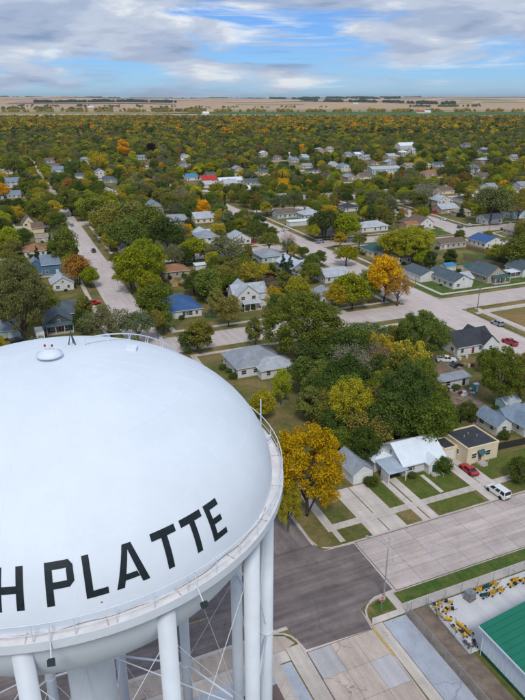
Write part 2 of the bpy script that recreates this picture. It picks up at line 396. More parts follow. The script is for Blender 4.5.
# ---- north side of the main street: lawns, drives and walks of the first row of lots
sheet('lawn', rect(66.6, 79.9, 77.4, 88), LUSH, GZ + .010, .05); sheet('lawn', rect(55.5, 75, 62.2, 78), GRASS, GZ + .009, .05)
sheet('lawn', rect(67.6, 74.7, 77.2, 78.0), LUSH, GZ + .010, .05); sheet('lawn', rect(59.9, 79.9, 62.6, 88), LUSH, GZ + .010, .05)
sheet('lawn', rect(83.4, 79.9, 104, 86.5), LUSH, GZ + .010, .05); sheet('lawn', rect(84.6, 74.7, 104, 78.0), LUSH, GZ + .010, .05)
drv = MB()
for (u0, u1, v0, v1, m) in [(52.6, 55.9, 74.4, 88.6, 4), (56.1, 59.6, 74.4, 88.6, 4), (63.0, 64.3, 74.4, 88, 4), (64.6, 66.4, 74.4, 88, 4), (78.0, 80.2, 74.4, 90, 4), (80.4, 83.2, 74.4, 90, 4)]:
    for k in range(m):
        a, b_ = v0 + (v1 - v0) * k / m, v0 + (v1 - v0) * (k + 1) / m
        drv.poly(rect(u0, a + .03, u1, b_ - .03), GZ + .035 + rng.uniform(0, .012), .06)
struct(drv.build('driveway', WALK))
sheet('walk', rect(71.2, 80.2, 72.1, 86.6), WALK, GZ + .03); sheet('walk', rect(46.6, 75, 47.6, 92), WALK, GZ + .03)
sheet('lawn', rect(42.6, 75.2, 46.4, 78), GRASS, GZ + .02, .05)
sheet('dirt_yard', [G(436, 372), G(470, 392), G(500, 420), G(478, 428), G(455, 412), G(440, 400)], DIRT, GZ + .006, .04)
sheet('dirt_yard', [G(430, 352), G(452, 356), G(470, 376), G(436, 380)], M('rust_dirt', (.22, .15, .095), .95, .25, .6, .5, 10), GZ + .004, .04)
# ---- lots round the second crossing
sheet('lawn', [(150.6, 184.5), (240, 184.5), (240, 190), (150.6, 206)], GREEN, GZ + .010, .05)
sheet('lawn', rect(150.8, 120, 236, 167), DRY, GZ + .012, .05)
sheet('sidewalk', rect(154.2, 112, 155.9, 168), WALK, GZ + .03); sheet('sidewalk', rect(151, 162.3, 238, 163.9), WALK, GZ + .032)
sheet('lawn', [G(466, 262), G(510, 268), G(505, 258), G(462, 253)], GREEN, GZ + .010, .05)
sheet('lawn', [G(424, 232), G(436, 236), G(452, 234), G(436, 228)], GREEN, GZ + .03, .05)
sheet('lawn', rect(40, 118, 50, 140), GREEN, GZ + .010, .05)
sheet('driveway', rect(120, 200, 132.8, 206), WALK, GZ + .02); sheet('driveway', rect(133, 186, 139, 200), WALK, GZ + .02)
for a, b_, c_ in [((322, 322), (338, 318), 9), ((352, 325), (364, 322), 8)]:
    p, q = G(*a), G(*b_); sheet('driveway', rect(p[0], 182, q[0], 182 + c_), WALK, GZ + .02)

# ================================================================ WATER TOWER
TWX, TWY = -13.09, 36.17
twu, twv = TWX * ca + TWY * sa, -TWX * sa + TWY * ca
ZR, TR, TB, BB, RO = 46.49, 13.72, 8.25, 9.4, 14.42        # ring height, tank radius, roof rise, bowl depth, balcony radius
tower = thing('water_tower', 'huge white water tower on twelve legs lettered NORTH PLATTE in black', 'water tower', (twu, twv, GZ), -YAW)
ZR -= GZ
def prof_roof(t):                    # t 0 at the ring, 1 at the crown; a touch fuller than an ellipse near the ring
    a = t * math.pi / 2
    return TR * max(0, math.cos(a)) ** .97, TB * math.sin(a) ** 1.0
roof = MB().lathe([(TR * math.cos(k / 40 * math.pi / 2) if k < 40 else .02, TB * math.sin(k / 40 * math.pi / 2)) for k in range(41)], 128)
tank = roof.build('tank_roof', TANK, tower, (0, 0, ZR), smooth=True)
bowl = MB().lathe([(1.5, -BB)] + [(TR * math.cos(k / 20 * math.pi / 2), -BB * math.sin(k / 20 * math.pi / 2)) for k in range(18, -1, -1)], 96)
bowl.build('tank_bowl', TANK, tower, (0, 0, ZR), smooth=True)
# weld seams: gore lines and two plate courses, a finger thick
seam = MB()
for k in range(24):
    a = R(15 * k + 4); seam.tube([(TR * math.cos(s) * math.sin(a), -TR * math.cos(s) * math.cos(a), TB * math.sin(s)) for s in [R(4 + 78 * q / 14) for q in range(15)]], .011, 4, False)
for s in (R(27), R(52)):
    seam.tube([(TR * math.cos(s) * math.sin(R(4 * k)), -TR * math.cos(s) * math.cos(R(4 * k)), TB * math.sin(s)) for k in range(91)], .013, 4, False)
seam.build('weld_seam', TANK, tank)
# lettering laid on the shell
LET = {'N': [((0, 0), (1.45, 0), (1.45, 1), (0, 1)), ((4.25, 0), (5.7, 0), (5.7, 1), (4.25, 1)), ((1.45, .98), (1.45, .62), (4.25, .02), (4.25, .38))],
 'O': [((0, .14), (1.4, .24), (1.4, .76), (0, .86)), ((4.3, .24), (5.7, .14), (5.7, .86), (4.3, .76)), ((0, .86), (1.4, .76), (1.9, .83), (1.0, 1)), ((1.0, 1), (1.9, .83), (3.8, .83), (4.7, 1)), ((4.7, 1), (3.8, .83), (4.3, .76), (5.7, .86)),
       ((1.0, 0), (1.9, .17), (1.4, .24), (0, .14)), ((4.7, 0), (3.8, .17), (1.9, .17), (1.0, 0)), ((5.7, .14), (4.3, .24), (3.8, .17), (4.7, 0))],
 'R': [((0, 0), (1.45, 0), (1.45, 1), (0, 1)), ((1.45, .83), (4.3, .83), (4.8, 1), (1.45, 1)), ((1.45, .40), (4.6, .40), (4.2, .56), (1.45, .56)), ((4.2, .56), (4.6, .40), (5.6, .52), (4.2, .62)), ((4.2, .62), (5.6, .52), (5.6, .88), (4.2, .79)), ((4.2, .79), (5.6, .88), (4.8, 1), (4.3, .83)), ((2.6, .40), (4.1, .0), (5.7, .0), (4.2, .40))],
 'T': [((0, .82), (6.2, .82), (6.2, 1), (0, 1)), ((2.35, 0), (3.85, 0), (3.85, .82), (2.35, .82))],
 'H': [((0, 0), (1.45, 0), (1.45, 1), (0, 1)), ((4.25, 0), (5.7, 0), (5.7, 1), (4.25, 1)), ((1.45, .42), (4.25, .42), (4.25, .59), (1.45, .59))],
 'L': [((0, 0), (1.45, 0), (1.45, 1), (0, 1)), ((1.45, 0), (4.4, 0), (4.4, .17), (1.45, .17))],
 'A': [((0, 0), (1.6, 0), (3.9, 1), (2.6, 1)), ((5.5, 0), (7.1, 0), (4.6, 1), (3.3, 1)), ((1.95, .17), (5.1, .17), (4.65, .32), (2.3, .32))],
 'E': [((0, 0), (1.45, 0), (1.45, 1), (0, 1)), ((1.45, 0), (4.5, 0), (4.5, .17), (1.45, .17)), ((1.45, .83), (4.5, .83), (4.5, 1), (1.45, 1)), ((1.45, .43), (4.0, .43), (4.0, .59), (1.45, .59))]}
LET['P'] = LET['R'][:-1]
def on_shell(th, z, off=.02):
    s = math.asin(min(1, z / TB)); r = TR * math.cos(s); n = Vector((math.cos(s) / TR, math.sin(s) / TB)).normalized()
    r, z = r + n.x * off, z + n.y * off; a = R(th)
    return (r * math.sin(a), -r * math.cos(a), z)
for ch, th0 in [('N', -26.2), ('O', -18.9), ('R', -11.6), ('T', -4.3), ('H', 3.4), ('P', 13.3), ('L', 20.8), ('A', 26.8), ('T', 35.9), ('T', 43.5), ('E', 50.9)]:
    mb = MB()
    for q, st in enumerate(LET[ch]):
        n = 6; vs = []
        for i in range(n + 1):
            for j in range(n + 1):
                s, t_ = i / n, j / n
                x = (st[0][0] * (1 - s) + st[1][0] * s) * (1 - t_) + (st[3][0] * (1 - s) + st[2][0] * s) * t_
                y = (st[0][1] * (1 - s) + st[1][1] * s) * (1 - t_) + (st[3][1] * (1 - s) + st[2][1] * s) * t_
                vs.append(on_shell(th0 + x, 1.18 + 1.86 * y, .022 + .0006 * q))
        mb.add(vs, [(i * (n + 1) + j, (i + 1) * (n + 1) + j, (i + 1) * (n + 1) + j + 1, i * (n + 1) + j + 1) for i in range(n) for j in range(n)])
    mb.build('letter', BLACK, tank)
MB().lathe([(0, .03), (.035, .025), (.05, 0)], 10).build('red_reflector', M('reflector_red', (.3, .02, .02), .4), tank, on_shell(23.5, .82, .0))
# balcony
FLOOR = M('balcony_plate', (.70, .67, .66), .65, .12, 1.2, fine=.06)
MB().lathe([(TR - .02, 0), (RO, 0), (RO, -.07), (TR - .02, -.07)], 120, True).build('balcony_floor', FLOOR, tower, (0, 0, ZR - .05))
MB().lathe([(RO, .10), (RO + .05, .10), (RO + .05, -.42), (RO, -.42)], 120, True).build('balcony_rim', STEEL, tower, (0, 0, ZR - .08), smooth=False)
def ring_pts(r, z, n=96): return [(r * math.sin(2 * math.pi * k / n), -r * math.cos(2 * math.pi * k / n), z) for k in range(n + 1)]
rail = MB().tube(ring_pts(RO - .03, 1.1), .036, 6, False).build('handrail', STEEL, tower, (0, 0, ZR - .1), smooth=True)
MB().tube(ring_pts(RO - .03, .55), .02, 5, False).build('mid_rail', STEEL, rail)
pm = MB().tube([(0, 0, 0), (0, 0, 1.1)], .026, 6).mesh('rail_post', STEEL)
for k in range(48):
    a = R(7.5 * k + 3); put('rail_post', pm, rail, ((RO - .03) * math.sin(a), -(RO - .03) * math.cos(a), 0))
jm = MB().box(-.03, 0, -.004, .03, RO - TR, .012).mesh('floor_joint', M('rust_line', (.50, .43, .38), .8, .3, 4))
for k in range(24):
    a = 15 * k + 9; put('floor_joint', jm, tower, (TR * math.sin(R(a)), -TR * math.cos(R(a)), ZR - .045), R(a) + math.pi)
# loose cable lying along the balcony
cb = MB(); cb.tube([((TR + .12 + .07 * math.sin(k * .21) + .04 * math.sin(k * .57)) * math.sin(R(k)), -(TR + .12 + .07 * math.sin(k * .21) + .04 * math.sin(k * .57)) * math.cos(R(k)), .03) for k in range(-30, 75)], .016, 5, False)
cb.build('cable', M('brown_cable', (.26, .21, .18), .8), tower, (0, 0, ZR - .05))
# legs, riser, struts and tie rods
LR = 13.5; legm = MB().tube([(0, 0, .35), (0, 0, ZR - .45)], .50, 20).mesh('leg', STEEL, True)
footm = MB().lathe([(0, -.12), (1.3, -.12), (1.3, .3), (1.0, .38), (0, .38)], 20).mesh('footing', KERB)
colr = MB().lathe([(.50, 0), (.53, 0), (.53, .10), (.50, .10)], 20, True).mesh('splice_ring', STEEL, True)
TH = [7 + 30 * k for k in range(12)]
LP = [(LR * math.sin(R(a)), -LR * math.cos(R(a))) for a in TH]
for x, y in LP:
    lg = put('leg', legm, tower, (x, y, 0)); put('footing', footm, lg)
    for z in (15.6, 31): put('splice_ring', colr, lg, (0, 0, z))
ris = MB().lathe([(1.75, 0), (1.75, ZR - BB - 1.2), (2.0, ZR - BB - .2), (2.9, ZR - BB + .35)], 40).build('riser', STEEL, tower, smooth=True)
for z in (15.6, 31.0):
    for k in range(12):
        (x0, y0), (x1, y1) = LP[k], LP[(k + 1) % 12]
        MB().tube([(x0, y0, z), (x1, y1, z)], .11, 8).build('strut', STEEL, tower, smooth=True)
    for k in range(0, 12, 2):
        MB().tube([(LP[k][0], LP[k][1], z), (1.7 * math.sin(R(TH[k])), -1.7 * math.cos(R(TH[k])), z)], .05, 6).build('spoke_rod', STEEL, tower)
for za, zb in ((.8, 15.3), (15.9, 30.7), (31.3, 43.2)):
    for k in range(12):
        (x0, y0), (x1, y1) = LP[k], LP[(k + 1) % 12]
        MB().tube([(x0, y0, za), (x1, y1, zb)], .024, 5).build('tie_rod', STEEL, tower)
        MB().tube([(x1, y1, za), (x0, y0, zb)], .024, 5).build('tie_rod', STEEL, tower)
# roof fittings
RED = M('red_lens', (.35, .02, .03), .3, .1)
vent = MB().lathe([(.02, .52), (.35, .50), (.78, .30), (.80, .16), (.45, .10), (.45, -.35)], 28).build('vent_cap', TANK, tower, (0, 0, ZR + TB), smooth=True)
MB().lathe([(.0, .9), (.05, .88), (.05, .52)], 8).build('vent_stub', STEEL, vent)
for s in (-1, 1):
    l = MB().tube([(s * .22, 0, .5), (s * .22, 0, .75)], .03, 6).build('lamp_stem', STEEL, vent)
    MB().lathe([(.0, .15), (.05, .13), (.07, .06), (.06, 0), (0, 0)], 10).build('obstruction_lamp', RED, l, (s * .22, 0, .74), smooth=True)
an = MB().tube([(-.22, 0, 0), (0, 0, .95), (.22, 0, 0)], .045, 6).tube([(0, .3, 0), (0, 0, .95), (0, 0, 1.55)], .04, 6)
an.build('antenna_mast', M('dark_green_steel', (.04, .09, .09), .6), tower, (.62, 2.6, ZR + TB - .16))
hat = MB().box(-.35, -.35, 0, .35, .35, .18).build('roof_hatch', TANK, tower, (4.4, 3.1, ZR + TB - .66))
# ladder rails running over the far shoulder of the roof
for off in (0, .55):
    pts = []
    for k in range(13):
        s = R(78 - 4.6 * k); a = R(150 - off * 2.2); n = Vector((math.cos(s), math.sin(s)))
        r, z = TR * math.cos(s) + .45 * n.x, TB * math.sin(s) + .5 * n.y; pts.append((r * math.sin(a), -r * math.cos(a), z))
    rl = MB().tube(pts, .04, 6).build('ladder_rail', STEEL, tower, (0, 0, ZR))
    for p in pts[::2]:
        q = Vector(p); MB().tube([q, q - Vector((q.x * .03, q.y * .03, .62))], .025, 5).build('rail_stanchion', STEEL, rl)
# floodlights hung from the rim
for th in (13.5, 42.5):
    a = R(th); ux, uy = math.sin(a), -math.cos(a); ro = RO + .06
    br = MB().tube([(ux * (ro - .2), uy * (ro - .2), 1.0), (ux * (ro + .05), uy * (ro + .05), .1), (ux * (ro + .45), uy * (ro + .45), -.45)], .035, 6).build('lamp_bracket', STEEL, tower, (0, 0, ZR - .1))
    m_ = Matrix.Translation((ux * (ro + .5), uy * (ro + .5), -.62)) @ Matrix.Rotation(a, 4, 'Z') @ Matrix.Rotation(R(-25), 4, 'X')
    fl = MB().box(-.15, -.10, -.13, .15, .10, .13, m_).box(-.18, -.13, -.16, .18, -.10, .16, m_).build('floodlight', M('lamp_housing', (.03, .04, .045), .5), br)
# gate at the balcony, and a whip mast
MB().tube([(RO * math.sin(R(116)), -RO * math.cos(R(116)), 0), (RO * math.sin(R(116)), -RO * math.cos(R(116)), 2.3)], .05, 6).build('whip_mast', STEEL, tower, (0, 0, ZR))
a = R(104); MB().box(-.05, -.05, 0, .9, .05, .12).box(-.05, -.05, .5, .9, .05, .6).build('gate', STEEL, tower, ((RO - .8) * math.sin(a), -(RO - .8) * math.cos(a), ZR), R(60))

# ================================================================ TREES
NPG = np.random.default_rng(5)
def crown_data(seed, W=4.5, z0=2.0, z1=10.0, ncl=46, nlf=70, ls=.36, rc=.30, kind='round'):
    g = np.random.default_rng(seed); cl = []; rs = []
    zc, hz = (z0 + z1) / 2, (z1 - z0) / 2
    lob = g.normal(size=(5, 3)); lob /= np.linalg.norm(lob, axis=1)[:, None]; la = g.uniform(-.22, .2, 5)
    while len(cl) < ncl:
        d = g.normal(size=3); d /= np.linalg.norm(d)
        if d[2] < -.75: continue
        r = g.uniform(.35, .9) ** .6 * (1 + sum(la[k] * max(0, d @ lob[k]) ** 2 for k in range(5)))
        if kind == 'cone':
            h = g.uniform(0, 1) ** 1.5; a = g.uniform(0, 6.28); q = (1 - h) * W * g.uniform(.55, .95)
            p = np.array([q * math.cos(a), q * math.sin(a), z0 + (z1 - z0) * h]); cr = W * (.12 + .22 * (1 - h))
        else:
            sh = 1.0 if kind != 'oval' else .8
            p = np.array([d[0] * W * r * sh, d[1] * W * r * sh, zc + d[2] * hz * r])
            if kind == 'spread': p[2] = zc + abs(d[2]) * hz * r * .9 - .2 * hz
            cr = W * rc * g.uniform(.7, 1.25)
        cl.append(p); rs.append(cr)
    V = []; 
    for p, cr in zip(cl, rs):
        n = nlf; d = g.normal(size=(n, 3)); d[:, 2] += .35; d /= np.linalg.norm(d, axis=1)[:, None]
        q = p + d * cr * g.uniform(.45, 1.12, (n, 1)) * np.array([1, 1, .8])
        nn = d * .8 + g.normal(size=(n, 3)) * .75 + np.array([0, 0, .35]); nn /= np.linalg.norm(nn, axis=1)[:, None]
        a = np.cross(nn, g.normal(size=(n, 3))); a /= np.linalg.norm(a, axis=1)[:, None]; b_ = np.cross(nn, a)
        s = ls * g.uniform(.6, 1.35, (n, 1))
        V.append(np.stack([q + a * s, q + b_ * s * .6, q - a * s, q - b_ * s * .6], 1).reshape(-1, 3))
    return np.concatenate(V), np.array(cl)
def np_mesh(name, V, nq, mat):
    me = bpy.data.meshes.new(name); me.vertices.add(len(V)); me.vertices.foreach_set('co', V.astype(np.float32).ravel())
    me.loops.add(nq * 4); me.loops.foreach_set('vertex_index', np.arange(nq * 4, dtype=np.int32))
    me.polygons.add(nq); me.polygons.foreach_set('loop_start', np.arange(0, nq * 4, 4, dtype=np.int32)); me.update(); me.validate()
    me.materials.append(mat); return me
def trunk_mb(cl, z0, z1, seed, thick=.24, nl=9):
    g = random.Random(seed); mb = MB(); top = z0 + (z1 - z0) * .55
    pts = [(0, 0, -.1), (g.uniform(-.05, .05), g.uniform(-.05, .05), z0 * .5), (g.uniform(-.15, .15), g.uniform(-.15, .15), z0), (g.uniform(-.3, .3), g.uniform(-.3, .3), top)]
    mb.tube(pts, [thick * 1.3, thick, thick * .85, thick * .3], 8)
    idx = sorted(range(len(cl)), key=lambda k: g.random())[:nl]
    for k in idx:
        e = Vector(cl[k]); s = Vector(pts[2]).lerp(Vector(pts[3]), g.uniform(-.15, .6)); m = s.lerp(e, .5) + Vector((0, 0, -.25))
        mb.tube([s, m, e], [thick * .5, thick * .32, thick * .1], 5)
    return mb
TREE = {}
def proto(key, seed, **k):
    V, cl = crown_data(seed, **k)
    tm = trunk_mb(cl, k.get('z0', 3), k.get('z1', 10), seed, k.get('W', 4.5) * .055, 12)
    TREE[key] = (np_mesh('crown', V, len(V) // 4, LEAF), tm.mesh('trunk', BARK, True), V, tm, k.get('W', 4.5))
proto('round0', 1, ncl=60, nlf=135, ls=0.228); proto('round1', 2, W=4.7, z0=1.8, ncl=64, nlf=127, ls=0.228); proto('round2', 3, W=4.2, z0=1.6, ncl=56, nlf=135, rc=.34, ls=0.220)
proto('oval0', 4, W=4.0, z0=2.2, z1=10.5, ncl=60, nlf=127, kind='oval', ls=0.220); proto('oval1', 5, W=4.3, z0=2.0, z1=10.5, ncl=56, nlf=127, kind='oval', rc=.27, ls=0.228)
proto('spread0', 6, W=5.6, z0=2.2, z1=10, ncl=74, nlf=120, kind='spread', rc=.24, ls=0.243)
proto('cone0', 8, W=2.3, z0=.6, z1=11, ncl=60, nlf=105, kind='cone', ls=0.167)
proto('sparse0', 9, W=4.4, z0=2.4, z1=10.2, ncl=46, nlf=69, rc=.34, ls=0.129); proto('sparse1', 10, W=4.4, z0=2.2, z1=10, ncl=50, nlf=90, rc=.28, ls=0.182)
proto('bush0', 11, W=5.6, z0=.4, z1=9.5, ncl=56, nlf=120, rc=.33, ls=0.304)
proto('hero0', 12, W=4.8, z0=.9, z1=10, ncl=130, nlf=200, rc=.17, ls=0.125); proto('hero1', 13, W=5.0, z0=.9, z1=10, ncl=160, nlf=200, rc=.16, ls=0.115, kind='round')

# colour classes: base tints (leaf colour as a thing's own colour), prototypes, words
SPEC = {
 'green': ((0.159, 0.201, 0.039), ['round0', 'round1', 'oval0', 'spread0'], 'mid-green leafy tree'),
 'darkgreen': ((0.095, 0.137, 0.034), ['round0', 'round2', 'oval1', 'spread0'], 'dense dark green tree'),
 'olive': ((0.232, 0.229, 0.056), ['round1', 'spread0', 'oval1', 'sparse1'], 'olive-green spreading tree'),
 'grey': ((0.183, 0.203, 0.095), ['sparse1', 'spread0', 'oval1'], 'grey-green feathery tree'),
 'lime': ((0.329, 0.354, 0.027), ['round0', 'round2', 'oval0'], 'bright yellow-green tree'),
 'gold': ((0.657, 0.382, 0.015), ['round0', 'round1', 'oval1'], 'golden yellow autumn tree'),
 'oldgold': ((0.451, 0.372, 0.037), ['round1', 'oval0', 'sparse1'], 'yellow-olive turning tree'),
 'rust': ((0.354, 0.201, 0.059), ['round2', 'oval0', 'sparse1'], 'rust-brown turning tree'),
 'plum': ((0.055, 0.024, 0.024), ['round2', 'oval0'], 'dark plum-leaved tree'),
 'conifer': ((0.063, 0.100, 0.051), ['cone0'], 'dark conical evergreen'),
 'bare': ((0.317, 0.262, 0.220), ['sparse0'], 'nearly bare grey-brown tree'),
 'bush': ((0.104, 0.149, 0.037), ['bush0'], 'low round green bush'),
}
trees = []       # [u, v, height, radius, species, label, group, proto]
def crown_px(u, v, h, r):
    x, y, d = PR(u, v, h * .62); return x, y, r * FPX / d, max(r, h * .42) * .92 * FPX / d, d
def tree_px(x, yb, yt, w, spec, label=None, pk=None):
    u, v = G(x, yb); lo, hi = 0., 40.
    for _ in range(30):
        m = (lo + hi) / 2
        if PR(u, v, m)[1] > yt + 1: lo = m
        else: hi = m
    d = PR(u, v, lo * .6)[2]
    trees.append([u, v, lo, w * d / FPX / 2, spec, label, None, pk])
for a in [
 (307, 516, 420, 82, 'gold', 'big round golden orange tree overhanging the dark asphalt crossing', 'hero0'),
 (288, 531, 474, 32, 'oldgold', 'smaller yellow-green tree at the corner kerb under the big golden tree', 'hero0'),
 (302, 358, 291, 92, 'green', 'enormous broad green tree beside the grey hip-roofed house', 'hero1'),
 (262, 420, 390, 28, 'oldgold', 'yellow bush-like tree behind the balcony rail of the water tower', None), (281, 405, 368, 18, 'lime', 'slender bright green sapling behind the grey hip-roofed house', None),
 (312, 405, 368, 28, 'olive', None, None), (350, 396, 344, 42, 'bare', 'wispy bare grey tree beside the enormous green tree', None), (374, 378, 342, 34, 'bare', 'wispy bare pinkish-grey tree near the second crossing', None),
 (351, 436, 376, 54, 'oldgold', 'broad yellow-olive tree behind the small white garage', 'hero0'), (341, 458, 426, 28, 'green', None, None), (364, 464, 428, 32, 'darkgreen', 'dark leafy tree hugging the small white garage', None),
 (402, 440, 360, 58, 'darkgreen', 'large dark green tree behind the white metal-roofed house', 'hero1'), (422, 432, 384, 44, 'green', 'tall green tree behind the cream flat-roofed house', 'hero0'), (386, 448, 392, 44, 'darkgreen', None, None), (418, 450, 398, 50, 'green', None, None),
 (398, 402, 350, 44, 'olive', None, None), (330, 425, 385, 34, 'olive', None, None), (380, 412, 368, 34, 'green', None, None),
 (498, 404, 343, 50, 'green', 'big leafy tree behind the light blue shed', 'hero0'), (519, 404, 350, 44, 'olive', 'big olive tree leaning over the light blue shed', 'hero1'), (487, 372, 350, 24, 'green', None, None),
 (467, 421, 402, 19, 'bush', 'round green bush in the dirt yard behind the cream house', None), (519, 482, 459, 26, 'bush', 'dark rounded shrub by the pavement opposite the white van', None),
 (442, 472, 458, 20, 'bush', 'dark shrub between the white metal-roofed house and the cream house', None),
 (420, 364, 307, 54, 'green', 'leafy green tree beside the black-roofed house', 'hero0'), (394, 352, 322, 32, 'olive', None, None), (408, 378, 338, 38, 'oldgold', None, None), (440, 352, 328, 20, 'green', None, None),
 (365, 354, 319, 46, 'grey', 'grey-green bushy tree between the enormous green tree and the second crossing', None), (335, 312, 282, 26, 'oldgold', None, None), (352, 309, 272, 38, 'lime', None, None), (368, 303, 281, 24, 'green', None, None),
 (397, 306, 272, 28, 'rust', 'rust-orange tree at the corner of the second crossing', None), (384, 302, 254, 36, 'gold', 'golden tree beside the garage at the second crossing', None),
 (270, 295, 273, 24, 'plum', 'dark plum-leaved tree behind the enormous green tree', None), (297, 296, 280, 24, 'rust', None, None), (310, 284, 261, 26, 'green', None, None), (283, 279, 254, 16, 'conifer', None, None), (290, 275, 256, 14, 'conifer', None, None),
 (240, 284, 256, 36, 'olive', None, None), (256, 291, 260, 34, 'oldgold', None, None), (208, 304, 266, 30, 'green', None, None), (222, 292, 262, 26, 'olive', None, None), (228, 268, 234, 40, 'grey', None, None), (194, 262, 236, 30, 'lime', None, None),
 (155, 324, 282, 38, 'green', 'green street tree beside the blue-roofed house', None), (200, 354, 319, 34, 'olive', 'bushy olive tree across the street from the blue-roofed house', None), (190, 352, 330, 22, 'bush', None, None),
 (112, 342, 304, 42, 'grey', None, None), (138, 344, 309, 36, 'grey', None, None), (92, 338, 311, 26, 'grey', None, None), (158, 340, 306, 16, 'olive', None, None),
 (255, 348, 315, 20, 'olive', None, None), (25, 342, 258, 60, 'grey', 'massive grey-green tree beside the dark green gabled house', 'hero1'), (2, 322, 268, 36, 'grey', None, None),
 (80, 285, 254, 27, 'rust', 'round brown-green maple in front of the straight street', None), (66, 270, 227, 28, 'green', None, None), (53, 264, 233, 13, 'conifer', None, None), (38, 264, 246, 10, 'conifer', None, None), (54, 224, 211, 12, 'gold', None, None),
 (132, 294, 248, 34, 'lime', None, None), (147, 288, 234, 40, 'lime', 'big bright lime-green tree beside the straight street', 'hero0'), (128, 262, 212, 40, 'green', None, None), (108, 240, 202, 36, 'olive', None, None), (97, 226, 194, 34, 'green', None, None), (126, 238, 200, 44, 'olive', None, None), (150, 244, 204, 40, 'green', None, None), (168, 254, 214, 36, 'darkgreen', None, None),
 (72, 216, 189, 30, 'green', None, None), (40, 226, 198, 30, 'green', None, None),
 (412, 264, 222, 46, 'lime', 'broad yellow-green tree behind the white two-door garage', 'hero0'), (394, 260, 231, 32, 'lime', None, None), (346, 266, 244, 26, 'lime', None, None), (325, 240, 207, 38, 'darkgreen', None, None), (345, 242, 211, 34, 'lime', None, None), (314, 242, 220, 14, 'lime', None, None),
 (490, 225, 181, 40, 'grey', 'tall grey-green tree by the small white house past the third street', None), (517, 224, 188, 34, 'olive', None, None), (461, 217, 204, 9, 'conifer', None, None), (424, 209, 180, 26, 'bare', None, None),
 (514, 270, 233, 36, 'green', None, None), (499, 260, 244, 26, 'lime', None, None), (377, 209, 187, 28, 'green', None, None), (488, 238, 230, 10, 'olive', None, None),
 (124, 160, 138, 16, 'gold', 'golden tree standing out in the far part of town', None), (152, 158, 141, 12, 'plum', 'dark red tree far off in town', None),
 (100, 175, 150, 22, 'oldgold', None, None), (15, 180, 155, 26, 'green', None, None), (210, 300, 285, 16, 'bush', None, None),
]:
    tree_px(*a)

# ================================================================ HOUSES
def wallm(n, c): return M('siding_' + n, c, .75, .06, .8, bands=('Z', 2.0, .3), fine=.04)
def roofm(n, c): return M('shingle_' + n, c, .9, .14, .6, bands=('Z', 3.0, .3), fine=.16)
WALL = {'white': wallm('white', (.66, .66, .64)), 'cream': wallm('cream', (.74, .63, .43)), 'tan': wallm('tan', (.42, .36, .27)), 'grey': wallm('grey', (.36, .38, .40)),
        'blue': wallm('blue', (.10, .19, .30)), 'green': wallm('green', (.08, .115, .10)), 'brick': wallm('brick', (.30, .16, .11)), 'pale': wallm('pale', (.56, .58, .60)),
        'beige': wallm('beige', (.50, .45, .38)), 'yellow': wallm('yellow', (.55, .44, .22)), 'aqua': wallm('aqua', (.40, .55, .58)), 'rose': wallm('rose', (.48, .33, .28))}
ROOF = {'grey': roofm('grey', (.27, .295, .335)), 'dark': roofm('dark', (.045, .05, .06)), 'bluegrey': roofm('bluegrey', (.185, .24, .31)), 'blue': roofm('blue', (.045, .11, .26)),
        'brown': roofm('brown', (.16, .115, .09)), 'rust': roofm('rust', (.30, .145, .075)), 'teal': roofm('teal', (.04, .11, .11)), 'pale': roofm('pale', (.40, .43, .475)),
        'tan': roofm('tan', (.30, .25, .20)), 'slate': roofm('slate', (.085, .115, .135)), 'white': M('white_metal_roof', (.68, .74, .80), .4, .05, .5, spec=.5), 'steel': M('steel_roof', (.46, .54, .62), .45, .12, .7, metal=.2),
        'red': roofm('red', (.45, .04, .03)), 'green': M('green_metal_roof', (.012, .17, .105), .45, .06, .5), 'bright': roofm('bright', (.05, .22, .42))}
METAL = ('white', 'steel', 'green')
WIN = {}
def win_meshes(w_, h_):
    k = (round(w_, 2), round(h_, 2))
    if k not in WIN:
        f = MB(); t_ = .09
        f.box(-w_ / 2 - t_, -.06, -t_, -w_ / 2, 0, h_ + t_).box(w_ / 2, -.06, -t_, w_ / 2 + t_, 0, h_ + t_).box(-w_ / 2, -.06, h_, w_ / 2, 0, h_ + t_)
        f.box(-w_ / 2 - t_ * 1.5, -.10, -t_ * 1.6, w_ / 2 + t_ * 1.5, 0, -.001).box(-w_ / 2, -.045, h_ / 2 - .03, w_ / 2, -.02, h_ / 2 + .03)
        p = MB().add([(-w_ / 2, -.018, 0), (w_ / 2, -.018, 0), (w_ / 2, -.018, h_), (-w_ / 2, -.018, h_)], [(0, 1, 2, 3)])
        WIN[k] = (f.mesh('window', TRIM), p.mesh('pane', GLASS))
    return WIN[k]
DOORC = {}
def door_mesh(mat, w_=.95, h_=2.05):
    k = (mat.name, w_, h_)
    if k not in DOORC:
        f = MB(); f.box(-w_ / 2 - .09, -.05, 0, -w_ / 2, 0, h_ + .09).box(w_ / 2, -.05, 0, w_ / 2 + .09, 0, h_ + .09).box(-w_ / 2, -.05, h_, w_ / 2, 0, h_ + .09)
        n = 4 if w_ > 1.5 else 2
        p = MB()
        for q in range(n): p.box(-w_ / 2 + .004, -.035, h_ * q / n + .012, w_ / 2 - .004, -.001, h_ * (q + 1) / n - .012)
        DOORC[k] = (f.mesh('door_frame', TRIM), p.mesh('door', mat), MB().tube([(w_ / 2 - .12, -.09, 1.0), (w_ / 2 - .12, -.03, 1.0)], .035, 6).mesh('handle', GALV))
    return DOORC[k]
FRZ = {'S': 0, 'W': -math.pi / 2, 'N': math.pi, 'E': math.pi / 2}
